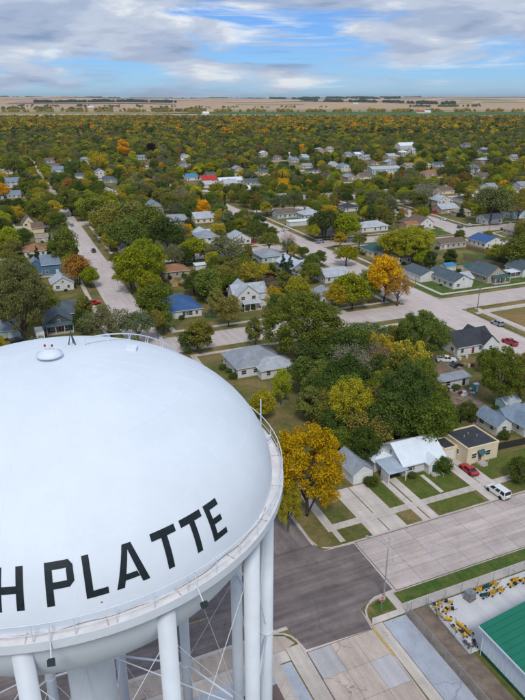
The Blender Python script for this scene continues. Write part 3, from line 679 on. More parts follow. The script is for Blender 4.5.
def face_pt(bx_, face, t_, z):
    x0, y0, x1, y1 = bx_
    return {'S': (x0 + (x1 - x0) * t_, y0 - .003, z), 'N': (x1 + (x0 - x1) * t_, y1 + .003, z), 'W': (x0 - .003, y1 + (y0 - y1) * t_, z), 'E': (x1 + .003, y0 + (y1 - y0) * t_, z)}[face]
def window(root, bx_, face, t_, z, w_=1.1, h_=1.2):
    f, p = win_meshes(w_, h_); o = put('window', f, root, face_pt(bx_, face, t_, z), FRZ[face]); put('pane', p, o)
def door(root, bx_, face, t_, mat=None, w_=.95, h_=2.05):
    f, p, hd = door_mesh(mat or TRIM, w_, h_); o = put('door', p, root, face_pt(bx_, face, t_, 0.02), FRZ[face]); put('door_frame', f, o); put('handle', hd, o)
def volume(root, x0, y0, x1, y1, h, roof, rise, wm, rm, over=.45, metal=False, z0=0.0):
    """one walled volume with its roof, as two parts of the house"""
    wb = MB(); L, W_ = x1 - x0, y1 - y0; cx, cy = (x0 + x1) / 2, (y0 + y1) / 2
    if roof == 'gx': wb.prism([(y0, z0), (y0, h), (cy, h + rise), (y1, h), (y1, z0)], x0, x1, 'x')
    elif roof == 'gy': wb.prism([(x0, z0), (x0, h), (cx, h + rise), (x1, h), (x1, z0)], y0, y1, 'y')
    else: wb.box(x0, y0, z0, x1, y1, h)
    wl = wb.build('wall', wm, root)
    rb = MB(); th = .13
    if roof in ('gx', 'gy'):
        a0, a1, c_ = (y0, y1, cy) if roof == 'gx' else (x0, x1, cx); b0, b1 = (x0 - over * .7, x1 + over * .7) if roof == 'gx' else (y0 - over * .7, y1 + over * .7)
        sl_ = rise / (c_ - a0); e = over * sl_; up = .012
        sec = [(a0 - over, h - e + up), (a0 - over, h - e + th + up), (c_, h + rise + th + up), (a1 + over, h - e + th + up), (a1 + over, h - e + up), (c_, h + rise + up)]
        rb.prism(sec, b0, b1, 'x' if roof == 'gx' else 'y')
        if metal:
            n = max(3, int((b1 - b0) / .75))
            for k in range(n + 1):
                q = b0 + .03 + (b1 - b0 - .06) * k / n
                for aa in (a0 - over, a1 + over):
                    p0, p1 = (q, aa, h - e + th + up + .01), (q, c_, h + rise + th + up + .01)
                    if roof == 'gy': p0, p1 = (p0[1], p0[0], p0[2]), (p1[1], p1[0], p1[2])
                    rb.tube([p0, p1], .028, 4, False)
        else:
            p0, p1 = ((b0, c_, h + rise + th), (b1, c_, h + rise + th)) if roof == 'gx' else ((c_, b0, h + rise + th), (c_, b1, h + rise + th))
            rb.tube([p0, p1], .07, 6)
    elif roof == 'hip':
        X0, X1, Y0, Y1 = x0 - over, x1 + over, y0 - over, y1 + over; k = min(L, W_) / 2
        if L >= W_: ra, rb_ = (x0 + k * .98, cy), (x1 - k * .98, cy)
        else: ra, rb_ = (cx, y0 + k * .98), (cx, y1 - k * .98)
        ez = h - .12; base = [(X0, Y0), (X1, Y0), (X1, Y1), (X0, Y1)]
        vs = [(p[0], p[1], ez) for p in base] + [(p[0], p[1], ez + th) for p in base] + [(ra[0], ra[1], h + rise), (rb_[0], rb_[1], h + rise)]
        fs = [(3, 2, 1, 0)] + [(i, (i + 1) % 4, 4 + (i + 1) % 4, 4 + i) for i in range(4)]
        fs += [(4, 5, 9, 8), (5, 6, 9), (6, 7, 8, 9), (7, 4, 8)] if L >= W_ else [(4, 5, 8), (5, 6, 9, 8), (6, 7, 9), (7, 4, 8, 9)]
        rb.add(vs, fs)
        for q in range(4): rb.tube([vs[4 + q], vs[8 if ((q in (0, 3)) if L >= W_ else (q in (0, 1))) else 9]], .05, 5)
        rb.tube([vs[8], vs[9]], .06, 5)
    elif roof == 'flat':
        rb.box(x0 + .25, y0 + .25, h - .28, x1 - .25, y1 - .25, h + .03)
        pb = MB()
        for q in ((x0 - .06, y0 - .06, x1 + .06, y0 + .22), (x0 - .06, y1 - .22, x1 + .06, y1 + .06), (x0 - .06, y0 + .22, x0 + .22, y1 - .22), (x1 - .22, y0 + .22, x1 + .06, y1 - .22)):
            pb.box(q[0], q[1], h - .22, q[2], q[3], h + .22)
        pb.build('parapet', wm, wl)
    elif roof in ('shed', 'shedy'):
        if roof == 'shed': rb.prism([(y0 - over, h - .02), (y0 - over, h + .08), (y1 + .05, h + rise + .08), (y1 + .05, h + rise)], x0 - over, x1 + over, 'x')
        else: rb.prism([(x0 - over, h - .02), (x0 - over, h + .08), (x1 + .05, h + rise + .08), (x1 + .05, h + rise)], y0 - over, y1 + over, 'y')
    ro = rb.build('roof', rm, root)
    if roof not in ('flat', 'shed', 'shedy'):   # pale fascia boards under the eaves
        fb = MB(); e = over * (rise / ((cy - y0) if roof == 'gx' else (cx - x0))) if roof != 'hip' else .12
        if roof == 'gx':
            for yy in (y0 - over - .03, y1 + over): fb.box(x0 - over * .7, yy, h - e - .10, x1 + over * .7, yy + .03, h - e + .07)
        elif roof == 'gy':
            for xx in (x0 - over - .03, x1 + over): fb.box(xx, y0 - over * .7, h - e - .10, xx + .03, y1 + over * .7, h - e + .07)
        else:
            fb.box(x0 - over - .03, y0 - over - .03, h - .22, x1 + over + .03, y0 - over, h - .04).box(x0 - over - .03, y0 - over, h - .22, x0 - over, y1 + over, h - .04)
            fb.box(x0 - over, y1 + over, h - .22, x1 + over + .03, y1 + over + .03, h - .04).box(x1 + over, y0 - over, h - .22, x1 + over + .03, y1 + over, h - .04)
        fb.build('fascia', TRIM, ro)
    return ro
HB = []      # anchors and clearances: (u0, v0, u1, v1, h, phrase)
SIGHT = []   # ground and wall points that stay in open view from the tower
def house(label, px, du, dv, h, roof, rise, wall, rf, anchor=None, name='house', cat='house', over=.45, win=True, doors=('S', .5), chim=None, sight=True, uv=None, faces='SWNE', two=False, rz=0.0, group=None):
    u, v = uv if uv else G(*px)
    root = thing(name, label, cat, (u, v, GZ), rz, group)
    wm, rm = WALL[wall], ROOF[rf]; bx_ = (0, 0, du, dv)
    ro = volume(root, 0, 0, du, dv, h, roof, rise, wm, rm, over, rf in METAL)
    MB().box(-.06, -.06, -.1, du + .06, dv + .06, .22).build('foundation', KERB, root)
    if doors: door(root, bx_, doors[0], doors[1], doors[2] if len(doors) > 2 else None)
    if win:
        for f in faces:
            L = du if f in 'SN' else dv; n = max(1, int(L / 3.2))
            for lv in range(2 if two else 1):
                for k in range(n):
                    t_ = (k + .5) / n
                    if doors and f == doors[0] and abs(t_ - doors[1]) * L < 1.3 and lv == 0: continue
                    if t_ * L < .8 or (1 - t_) * L < .8: continue
                    window(root, bx_, f, t_, .95 + lv * 2.7, rng.choice([.9, 1.1, 1.4]), 1.15)
            if roof in ('gx', 'gy') and rise > 1.9 and ((roof == 'gy' and f in 'SN') or (roof == 'gx' and f in 'WE')): window(root, bx_, f, .5, h + .25, .7, .8)
    if chim:
        x, y = chim[0] * du, chim[1] * dv; MB().box(x - .28, y - .28, h - .3, x + .28, y + .28, h + rise + .7).box(x - .34, y - .34, h + rise + .7, x + .34, y + .34, h + rise + .82).build('chimney', WALL['brick'], ro)
    HB.append((u, v, u + du, v + dv, h, anchor))
    if sight:
        for a in (.15, .5, .85):
            SIGHT.extend([(u + du * a, v, h * .5), (u + du * a, v + dv * .3, h + rise * .6), (u, v + dv * a, h * .8), (u + du * a, v + dv * .7, h + rise * .7)])
    return root, bx_
def porch(root, x0, y0, x1, y1, z, mat, pm, rise=.5, posts=3, kind='S'):
    r = MB(); r.prism([(y0 - .2, z), (y0 - .2, z + .1), (y1, z + rise + .1), (y1, z + rise)], x0 - .2, x1 + .2, 'x'); p = r.build('porch_roof', mat, root)
    for k in range(posts):
        x = x0 + .1 + (x1 - x0 - .2) * k / max(1, posts - 1); MB().box(x - .07, y0 + .02, 0, x + .07, y0 + .16, z + .02).build('porch_post', pm, p)
    MB().box(x0, y0, -.1, x1, y1, .2).build('porch_floor', KERB, p)
BOARD = M('dark_board', (.035, .033, .032), .8, .3, 3)

# --- first row north of the main street
h1, b1 = house('cream stucco house with a flat black roof and a small hooded entrance', (466, 466), 7.9, 7.6, 3.7, 'flat', 0, 'cream', 'dark', 'the cream flat-roofed house', win=False, doors=('S', .42, M('brown_door', (.16, .09, .05), .6)))
for t_ in (.22, .68): window(h1, b1, 'S', t_, 1.3, 1.15, 1.1)
window(h1, b1, 'W', .62, 1.3, .8, 1.0); window(h1, b1, 'W', .3, 1.3, .8, 1.0); window(h1, b1, 'E', .5, 1.3); window(h1, b1, 'N', .5, 1.3)
MB().prism([(-.95, 2.35), (-.95, 2.45), (0, 2.95), (0, 2.35)], 2.5, 4.15, 'x').build('entrance_hood', ROOF['teal'], h1)
MB().box(2.4, -1.5, -.1, 4.3, 0, .42).box(2.7, -1.9, -.1, 4.0, -1.5, .2).build('step', KERB, h1)
for x in (2.45, 4.2): MB().tube([(x, -1.5, .42), (x, -1.5, 1.3), (x, -.05, 1.3)], .03, 6).build('hand_rail', STEEL, h1)
for x, y in ((2.6, 4.4), (4.1, 5.0), (5.2, 3.6)): MB().tube([(x, y, 3.6), (x, y, 4.2)], .13, 10).lathe([(0, 0)], 3).build('roof_vent', GALV, h1)
volume(h1, -3.3, 3.2, -.01, 7.4, 2.7, 'flat', 0, WALL['cream'], ROOF['dark']); door(h1, (-3.3, 3.2, -.01, 7.4), 'S', .5, None, 2.2, 2.0)
h2, b2 = house('white bungalow with a pale ribbed metal roof and a peaked entrance', (402, 477), 9.8, 8.6, 2.7, 'gx', 2.5, 'white', 'white', 'the white metal-roofed house', doors=('S', .62, M('teal_door', (.03, .16, .14), .5)), over=.55)
volume(h2, 5.2, -1.5, 7.6, .6, 2.5, 'gy', 1.1, WALL['white'], ROOF['white'], .3, True); door(h2, (5.2, -1.5, 7.6, .6), 'S', .5, M('teal_door', (.03, .16, .14), .5))
for k, x in enumerate((1.1, 3.4)): MB().box(x - .9, -.08, .9, x - .62, -.02, 2.1).build('shutter', M('teal_door', (.03, .16, .14), .5), h2)
volume(h2, -4.2, 3.6, -.02, 9.0, 2.5, 'hip', 1.2, WALL['white'], ROOF['white'], .35, True)
cpx = MB().prism([(-1.6, 2.35), (-1.6, 2.45), (3.55, 2.75), (3.55, 2.65)], -4.3, .3, 'x')
for k in range(9): cpx.tube([(-4.2 + k * .55, -1.6, 2.47), (-4.2 + k * .55, 3.5, 2.77)], .03, 4, False)
cpo = cpx.build('carport_roof', ROOF['steel'], h2)
for x, y in ((-4.15, -1.45), (-.25, -1.45), (-4.15, 1.2)): MB().box(x - .07, y - .07, -.05, x + .07, y + .07, 2.4).build('carport_post', TRIM, cpo)
MB().box(-4.25, -1.4, 0, -4.17, 1.1, 2.3).build('carport_screen', WALL['white'], cpo)
st = MB()
for k in range(3): st.box(5.5, -2.0 - .32 * k, -.1, 7.3, -1.5 - .32 * k, .36 - .13 * k)
st.build('step', KERB, h2)
for x in (5.5, 7.3): MB().tube([(x, -1.5, .9), (x, -3.4, .75), (x, -3.4, 0)], .035, 6).build('hand_rail', TRIM, h2)
house('small white one-car garage with a grey gable roof behind the golden tree', (353, 486), 4.4, 7.4, 2.5, 'gy', 1.5, 'white', 'grey', None, 'garage', 'garage', .3, False, None)
gr = [o for o in C.objects if o.name.startswith('garage') and o.parent is None][-1]; door(gr, (0, 0, 4.4, 7.4), 'S', .5, TRIM, 2.7, 2.1); window(gr, (0, 0, 4.4, 7.4), 'E', .5, 1.1, .8, .8)
h4, b4 = house('white house with two blue-grey gables standing behind the dark board fence', (496, 437), 4.0, 6.5, 2.7, 'gy', 1.5, 'white', 'bluegrey', None, doors=None)
volume(h4, 3.8, 1.0, 12.5, 6.0, 2.7, 'gx', 1.7, WALL['white'], ROOF['bluegrey']); volume(h4, 5.4, -2.6, 9.6, 1.6, 2.7, 'gy', 1.4, WALL['white'], ROOF['bluegrey'])
for t_ in (.3, .7): window(h4, (5.4, -2.6, 9.6, 1.4), 'S', t_, 1.0, .8, 1.2)
window(h4, (5.4, -2.6, 9.6, 1.4), 'W', .5, 1.0, .8, 1.2)
hs_, bs_ = house('light blue ribbed garden shed beside the big leafy tree', (504, 413), 4.8, 3.2, 2.2, 'gx', .8, 'aqua', 'steel', None, 'garden_shed', 'shed', .15, False, ('S', .4))
for k in range(9): MB().box(.2 + k * .5, -.04, .1, .26 + k * .5, 0, 2.0).build('batten', WALL['aqua'], hs_)
hw_, bw_ = house('long low white workshop with a flat grey roof in the dirt yard', (440, 391), 9.2, 3.4, 2.4, 'shed', .3, 'white', 'grey', 'the low white workshop', 'workshop', 'shed', .5, True, ('S', .8, BOARD), faces='SW')
h5, b5 = house('white house with a wide black shingle roof at the second crossing', (457, 357), 13.2, 9.5, 3.0, 'gx', 2.9, 'white', 'dark', 'the black-roofed house', doors=('S', .42, M('red_door', (.25, .03, .03), .5)))
volume(h5, 8.4, -1.2, 13.5, 9.2, 3.0, 'gy', 2.3, WALL['white'], ROOF['dark']); window(h5, (8.4, -1.2, 13.5, 9.2), 'S', .5, 1.0)
h6, b6 = house('white cottage under a broad grey hip roof with a lower front wing', (238, 379), 13.8, 11.5, 3.0, 'hip', 3.3, 'white', 'grey', 'the grey hip-roofed house', doors=('W', .5))
volume(h6, 5.5, -3.2, 15.4, 4.0, 2.7, 'hip', 1.9, WALL['white'], ROOF['pale']); 
for t_ in (.2, .5, .8): window(h6, (5.5, -3.2, 15.4, 4.0), 'S', t_, .95)
window(h6, (5.5, -3.2, 15.4, 4.0), 'W', .3, .95); MB().tube([(5.6, 5.8, 5.6), (5.6, 5.8, 6.7)], .09, 8).build('roof_vent', GALV, h6)
# --- around the straight street and street B
h7, b7 = house('tall white two-storey house with steep grey cross gables', (238, 311), 8.0, 10, 5.4, 'gy', 3.2, 'white', 'pale', 'the white two-storey house', two=True, doors=('S', .6), chim=(.5, .6))
volume(h7, -.6, 3.0, 12.2, 8.4, 5.2, 'gx', 2.6, WALL['white'], ROOF['pale']); volume(h7, 8.0, 1.6, 13.8, 8.0, 3.0, 'hip', 1.5, WALL['white'], ROOF['pale']); porch(h7, 1.6, -2.2, 8.2, -.05, 2.6, ROOF['pale'], TRIM, .6, 4)
h8, b8 = house('white house under a wide blue hip roof beside the green curved fence', (172, 320), 10.6, 15.5, 2.9, 'hip', 2.6, 'white', 'blue', 'the blue-roofed house', doors=('S', .16))
for t_ in (.42, .62): window(h8, b8, 'S', t_, .8, 1.4, 1.4)
h9, b9 = house('low tan house with a rust-brown hip roof behind the playhouses', (165, 279), 10.5, 9, 2.8, 'hip', 2.0, 'tan', 'rust', 'the tan rust-roofed house', doors=('S', .75, M('green_door', (.04, .13, .07), .5)))
h10, b10 = house('dark green gabled house with a white-trimmed front porch', (46, 334), 8.6, 9.5, 3.0, 'gy', 3.0, 'green', 'slate', 'the dark green gabled house', doors=('S', .5, M('red_door', (.25, .03, .03), .5)))
volume(h10, 2.2, 9.0, 13.2, 20.0, 3.0, 'hip', 3.0, WALL['green'], ROOF['slate']); porch(h10, .2, -2.4, 8.4, -.05, 2.7, ROOF['slate'], TRIM, .45, 4)
window(h10, (2.2, 9.0, 13.2, 20), 'S', .85, .9, 1.2, 1.3); MB().box(13.2, 9.6, 0, 14.6, 11.4, 1.1).build('side_steps', TRIM, h10)
house('white gabled house with a grey roof between the green house and the blue house', (53, 292), 8.0, 9.2, 2.9, 'gy', 2.2, 'white', 'pale', 'the white gabled house', doors=('E', .5))
hb_, bb_ = house('blue-sided house with a blue-grey roof beside the straight street', (43, 276), 7.5, 12.5, 4.6, 'gx', 2.6, 'blue', 'bluegrey', 'the blue-sided house', doors=('S', .8))
volume(hb_, -4.5, 5.0, 0.4, 12.2, 3.6, 'gy', 2.2, WALL['blue'], ROOF['bluegrey'])
house('white house with a rust-orange roof up the straight street', (25, 258), 10, 9, 3.0, 'hip', 2.4, 'white', 'rust', 'the rust-orange-roofed house', doors=('S', .3))
ht_, bt_ = house('cream two-storey house with steep brown gables far up the straight street', (24, 233), 6.4, 9, 5.2, 'gy', 3.6, 'cream', 'brown', 'the steep-gabled cream house', two=True)
volume(ht_, 4.2, -4.0, 10.5, 4.4, 3.0, 'gx', 2.4, WALL['cream'], ROOF['brown'])
house('pale garage with a tan flat-pitched roof behind the steep-gabled cream house', (36, 243), 9.5, 6, 2.6, 'gx', 1.2, 'beige', 'tan', None, 'garage', 'garage', .3, False, ('S', .4))
house('pale blue cottage with a blue-grey roof under the massive grey-green tree', (0, 340), 6.2, 8, 2.9, 'gx', 2.2, 'aqua', 'bluegrey', None)
house('small white shed with a flat white roof behind the tan rust-roofed house', (196, 271), 5.0, 3.6, 2.2, 'shed', .4, 'white', 'white', None, 'garden_shed', 'shed', .3, False, ('S', .5))
hm_, bm_ = house('house with bright ribbed metal gables among the trees past the tan house', (198, 242), 9, 11, 3.0, 'gy', 2.6, 'pale', 'steel', 'the ribbed-metal-gabled house')
volume(hm_, 6.5, 3.5, 17, 9.5, 2.8, 'gx', 2.0, WALL['pale'], ROOF['steel'], .45, True)
hv_, bv_ = house('grey house with a long blue-grey metal roof behind the white two-storey house', (292, 276), 8.5, 16, 3.0, 'gy', 2.6, 'grey', 'steel', 'the long metal-roofed house')
volume(hv_, 6, 2, 13.5, 9, 2.8, 'gx', 2.0, WALL['grey'], ROOF['steel'], .4, True)
house('pale house with a light grey gable roof opposite the rust tree', (325, 284), 11, 8.5, 2.9, 'gx', 2.2, 'pale', 'pale', 'the light grey-roofed house')
# --- second crossing
hl_, bl_ = house('long white house with a dark slate gable roof on the watered corner lawn', (453, 290), 9.2, 17, 3.0, 'gy', 2.3, 'white', 'slate', 'the long white corner house', doors=('S', .7))
volume(hl_, 8.0, 3.2, 12.4, 9.5, 2.8, 'gx', 1.7, WALL['white'], ROOF['pale'])
hg_, bg_ = house('white two-door garage with a slate gable roof beside the corner lawn', (420, 283), 9.5, 12.5, 2.9, 'gy', 1.9, 'white', 'slate', None, 'garage', 'garage', .4, False, None)
for t_ in (.28, .72): door(hg_, bg_, 'W', t_, TRIM, 2.9, 2.2)
hq_, bq_ = house('tan house with a teal-grey gable roof and a wide open front porch', (487, 284), 9.6, 12, 3.1, 'gy', 3.4, 'tan', 'slate', 'the tan house with the open porch')
porch(hq_, 1.6, -2.6, 9.4, -.05, 2.6, ROOF['teal'], TRIM, .5, 4)
hr_, br_ = house('white gabled house with a side canopy past the tan house with the open porch', (522, 278), 8, 10, 3.2, 'gy', 3.0, 'white', 'slate', None)
porch(hr_, -5.5, 1.0, -.1, 5.5, 2.4, ROOF['white'], TRIM, .15, 3)
house('cream house with a teal hip roof behind the golden tree', (372, 258), 10, 10.5, 3.0, 'hip', 2.6, 'cream', 'teal', 'the teal hip-roofed house')
house('pale house with a brown-grey hip roof next to the teal hip roof', (396, 265), 9, 15, 2.9, 'hip', 2.3, 'pale', 'brown', 'the brown-grey-roofed house')
house('white bungalow with a pale grey roof and shrubs along the third street', (362, 233), 17, 9.5, 2.9, 'hip', 2.4, 'white', 'pale', 'the white bungalow on the third street', doors=('S', .3))
house('low shed with a bright orange-brown roof behind the yellow-green tree', (406, 230), 9, 7, 2.7, 'gx', 1.3, 'rose', 'rust', None, 'garden_shed', 'shed', .3, False, ('S', .5))
hx_, bx2 = house('white house with a brown roof and a white gable facing the wide street', (420, 229), 9, 13, 3.2, 'gy', 2.9, 'white', 'brown', 'the white-gabled house on the wide street')
volume(hx_, -5.5, 3, .2, 12, 3, 'hip', 2.4, WALL['grey'], ROOF['brown'])
house('white garage with a bright blue roof by the wide street', (485, 249), 12.5, 13, 3.0, 'gy', 2.2, 'white', 'blue', 'the blue-roofed garage', 'garage', 'garage', .35, True, ('W', .5, TRIM))
house('long beige garage with a low brown-grey roof behind the fenced lawn', (440, 250), 16, 8, 2.8, 'gx', 1.5, 'beige', 'brown', 'the long beige garage', 'garage', 'garage', .35, True, ('S', .2))
house('small white house with a light roof under the tall grey-green tree', (486, 225), 12, 9, 3.0, 'gx', 2.3, 'white', 'pale', None)
house('pale pink bungalow beside the parked red pickup on the wide street', (441, 214), 14, 10, 3.0, 'gx', 2.2, 'rose', 'pale', 'the pale pink bungalow', doors=('S', .4))
house('small tan cottage next to the pale pink bungalow', (459, 217), 9.5, 8, 2.8, 'hip', 2, 'beige', 'tan', None)
house('little shed under a sky blue roof behind the long white corner house', (446, 272), 5.2, 5, 2.2, 'gx', .9, 'white', 'bright', None, 'garden_shed', 'shed', .25, False, ('S', .5))
house('cream shed with a teal roof beside the tan house with the open porch', (466, 274), 6.5, 6, 2.4, 'gx', 1.2, 'cream', 'teal', None, 'garden_shed', 'shed', .3, False, ('W', .5))
# --- farther landmarks
house('barn-sized house with a bright red roof far off among the trees', (203, 185), 13, 12, 3.6, 'gx', 3.4, 'white', 'red', 'the red-roofed building')
house('white house with a bright blue roof near the red-roofed building', (187, 181), 10, 9, 3.2, 'gx', 2.6, 'white', 'bright', 'the far bright-blue-roofed house')
house('long white low building with a pale roof beside the red-roofed building', (220, 185), 22, 10, 3.2, 'gx', 2.2, 'white', 'white', 'the long white low building')
house('house with a brown roof and blue walls on the third street', (278, 219), 13, 9, 3.0, 'gx', 2.3, 'aqua', 'brown', 'the brown-roofed blue house')
house('house with a wide pale grey roof next to the brown-roofed blue house', (304, 220), 13, 11, 3.0, 'hip', 2.4, 'pale', 'pale', None)
house('long low white carport building in front of the brown-roofed blue house', (290, 227), 20, 5, 2.6, 'shed', .4, 'white', 'white', None, 'carport', 'carport', .3, False, None)
house('large white church-like building far off beyond the wide street', (400, 150), 26, 14, 5.5, 'gx', 4.0, 'white', 'white', 'the far large white building', sight=True)
house('long pale block with a light roof far beyond the third street', (372, 173), 34, 12, 3.4, 'gx', 2.0, 'aqua', 'pale', 'the long pale block')
house('rose-brown house with a rust roof far off past the wide street', (425, 177), 18, 10, 3.2, 'hip', 2.4, 'rose', 'rust', 'the far rose-brown house')

# --- the rows of houses further back
far_w = [('white', 6), ('pale', 3), ('cream', 2), ('tan', 2), ('grey', 2), ('beige', 2), ('aqua', 1), ('rose', 1)]
far_r = [('grey', 4), ('pale', 4), ('brown', 2), ('dark', 2), ('bluegrey', 3), ('tan', 2), ('white', 2), ('slate', 2)]
RW = {'grey': 'grey', 'pale': 'pale grey', 'brown': 'brown', 'dark': 'black', 'bluegrey': 'blue-grey', 'tan': 'tan', 'white': 'white metal', 'slate': 'slate'}
WW = {'white': 'white', 'pale': 'off-white', 'cream': 'cream', 'tan': 'tan', 'grey': 'grey', 'beige': 'beige', 'aqua': 'pale blue', 'rose': 'rose-brown'}
def pick(r, tab): return r.choices([a for a, _ in tab], [b_ for _, b_ in tab])[0]
hr = random.Random(21); nfar = 0; hused = {}; DRV = []
for (i, j) in BLOCKS:
    if j < 1 or (i, j) in ((3, 1), (4, 1)) or j > 7: continue
    q = block_quad(i, j)
    for row in (0, 1):
        L = q[1][0] - q[0][0]; s = 9.0
        while s < L - 20:
            du, dv = hr.uniform(8.5, 13), hr.uniform(8, 11.5)
            f = s / L; vb = q[0][1] + 10 if row == 0 else q[2][1] - 10 - dv
            u0 = q[0][0] * (1 - f) + q[1][0] * f + (row * (q[3][0] - q[0][0])); v0 = vb + hr.uniform(-1.5, 2)
            s += du + hr.uniform(4.5, 10)
            if hr.random() < .10: continue
            x, y, d = PR(u0 + du / 2, v0, 2)
            if not (-15 < x < 540 and 124 < y < 345) or nfar > 235: continue
            if any(u0 < e[2] + 3.5 and u0 + du > e[0] - 3.5 and v0 < e[3] + 3.5 and v0 + dv > e[1] - 3.5 for e in HB): continue
            wk, rk = pick(hr, far_w), pick(hr, far_r); shp = hr.choice(['gx', 'gy', 'hip', 'gx']); big = hr.random() < .12
            zone = ('up the straight street' if i <= 3 and u0 < 60 else 'in the rows past the third street') if v0 < 480 else 'in the farthest rows of town'
            if v0 < 290 and zone.startswith('in the rows'): zone = 'between the second and third streets'
            lab = '%s %shouse with a %s %s roof %s' % (WW[wk], 'two-storey ' if big else '', RW[rk], 'hip' if shp == 'hip' else 'gable', zone)
            if lab in hused:
                bb2 = min((e for e in HB if e[5]), key=lambda e: math.hypot(e[0] - u0, e[1] - v0)); lab2 = '%s %shouse with a %s %s roof past %s' % (WW[wk], 'two-storey ' if big else '', RW[rk], 'hip' if shp == 'hip' else 'gable', bb2[5]); lab = lab2 if len(lab2.split()) <= 16 and lab2 not in hused else lab
            hused[lab] = 1
            house(lab, None, du, dv, 5.2 if big else hr.uniform(2.7, 3.1), shp, hr.uniform(1.8, 2.8), wk, rk, None, uv=(u0, v0), faces='SW' if d < 420 else 'S', two=big,
                  sight=hr.random() < (.44 if x > 300 and d > 300 else .34 if d > 330 else .22), doors=('S', hr.choice([.35, .5, .65])), chim=(.5, .6) if hr.random() < .2 else None, group='houses in the rows further back in town')
            nfar += 1; DRV.append((u0 + du + .5, q[0][1] if row == 0 else v0 + dv * .4, v0 + dv * .6 if row == 0 else q[2][1], d, row))

dcars = []
for (u0, va, vb, d, row) in DRV:
    if d > 520 or hr.random() < .25: continue
    n_ = max(2, int((vb - va) / 4)); db = MB()
    for k in range(n_): db.poly(rect(u0, va + (vb - va) * k / n_ + .03, u0 + 2.7, va + (vb - va) * (k + 1) / n_ - .03), GZ + .045 + hr.uniform(0, .01), .05)
    struct(db.build('driveway', WALK))
    if hr.random() < .45:
        vc = va + (vb - va) * hr.uniform(.55, .8) if row == 0 else va + (vb - va) * hr.uniform(.2, .45)
        dcars.append((u0 + 1.35, vc, row)); SIGHT.append((u0 + 1.35, vc, 1.2)) if hr.random() < .5 else None
# ================================================================ TREES ACROSS TOWN
for p in ([(170, 345), (160, 335), (150, 325), (140, 312), (128, 298), (120, 286), (112, 274), (104, 262), (97, 250), (90, 240), (82, 229), (75, 220), (68, 211), (62, 204), (100, 275), (92, 262), (135, 320),
           (235, 336), (246, 333), (222, 340), (240, 323), (352, 318), (366, 316), (380, 315), (395, 313), (350, 325), (405, 300), (420, 310), (440, 318), (460, 325), (480, 318), (500, 300), (515, 296), (440, 303), (470, 300),
           (480, 332), (500, 345), (515, 355), (430, 330), (445, 338), (497, 322), (510, 340), (520, 320), (410, 290), (455, 295), (490, 290), (430, 292), (520, 330), (500, 315),
           (410, 212), (425, 219), (440, 226), (455, 231), (470, 236), (490, 240), (510, 244), (445, 235), (460, 241), (432, 232), (470, 256), (480, 260), (500, 262), (440, 257), (434, 211), (443, 219), (470, 225), (505, 229), (335, 243), (350, 242), (370, 240), (300, 237), (285, 232), (296, 226),
           (360, 262), (356, 272), (352, 262), (400, 208), (395, 212), (342, 268), (328, 300), (345, 303), (376, 305), (340, 252), (330, 254), (318, 268), (316, 275)]
          + [(230, 345), (228, 360), (232, 320), (250, 315), (205, 290), (180, 285), (215, 315), (150, 345), (72, 302), (94, 302), (86, 292), (41, 330), (18, 340), (88, 287)]
          + [(436 + 7 * k, 378 + 8 * k) for k in range(6)] + [(455, 398), (480, 410), (490, 425), (470, 395), (450, 372), (440, 366), (462, 370), (498, 436), (515, 436), (476, 428)]
          + [(270, 395), (255, 388), (292, 382)]):
    u, v = G(*p); SIGHT.append((u, v, 0.3))
SG = np.array([PR(*s) for s in SIGHT]); SU = np.array(SIGHT)
SDIST = np.hypot(SU[:, 0], SU[:, 1])
HBA = np.array([e[:4] for e in HB])
def on_street(u, v, m=1.6):
    if v > 420: m = -1.2
    for f, hw in US:
        if abs(u - f(v)) < hw + m: return True
    return any(abs(v - c_) < hw + m for c_, hw in VS) if v < 935 else False
def blocked(u, v, h, r, grow=1.0):
    x, y, rx, ry, d = crown_px(u, v, h, r)
    inside = ((SG[:, 0] - x) / (rx * grow + .6)) ** 2 + ((SG[:, 1] - y) / (ry * grow + .6)) ** 2 < 1
    return bool(np.any(inside & (SDIST > math.hypot(u, v) - 1)))
def in_house(u, v, m): return bool(np.any((u > HBA[:, 0] - m) & (u < HBA[:, 2] + m) & (v > HBA[:, 1] - m) & (v < HBA[:, 3] + m)))
tg = random.Random(99)
cell = {}
def free(u, v, r, k=.72):
    a, b_ = int(u // 12), int(v // 12)
    for x in (a - 1, a, a + 1):
        for y in (b_ - 1, b_, b_ + 1):
            for q in cell.get((x, y), ()):
                if math.hypot(q[0] - u, q[1] - v) < k * (r + q[2]): return False
    return True
def note(u, v, r): cell.setdefault((int(u // 12), int(v // 12)), []).append((u, v, r))
for q in trees: note(q[0], q[1], min(q[3], 5))
MIXT = [('green', 24), ('darkgreen', 15), ('olive', 22), ('grey', 17), ('lime', 16), ('oldgold', 7), ('gold', 1), ('rust', 2), ('conifer', 3), ('bare', 3)]
poly_fill = [(300, 372), (330, 362), (395, 372), (448, 385), (452, 420), (440, 446), (390, 446), (345, 468), (322, 440), (300, 410)]
def in_poly(x, y, P):
    c = False
    for k in range(len(P)):
        (x0, y0), (x1, y1) = P[k - 1], P[k]
        if (y0 > y) != (y1 > y) and x < (x1 - x0) * (y - y0) / (y1 - y0) + x0: c = not c
    return c
def try_tree(u, v, sc_=1.0, mix=MIXT, grow=.85, k=.62):
    spn = pick(tg, mix); h = tg.uniform(7.5, 13.5) * sc_; r = h * tg.uniform(.36, .50)
    if spn == 'conifer': r = h * .22
    if spn == 'grey': h *= 1.15; r *= 1.1
    if on_street(u, v) or in_house(u, v, .9 + r * .12) or not free(u, v, r, k) or blocked(u, v, h, r, grow): return
    trees.append([u, v, h, r, spn, None, None, None]); note(u, v, r)
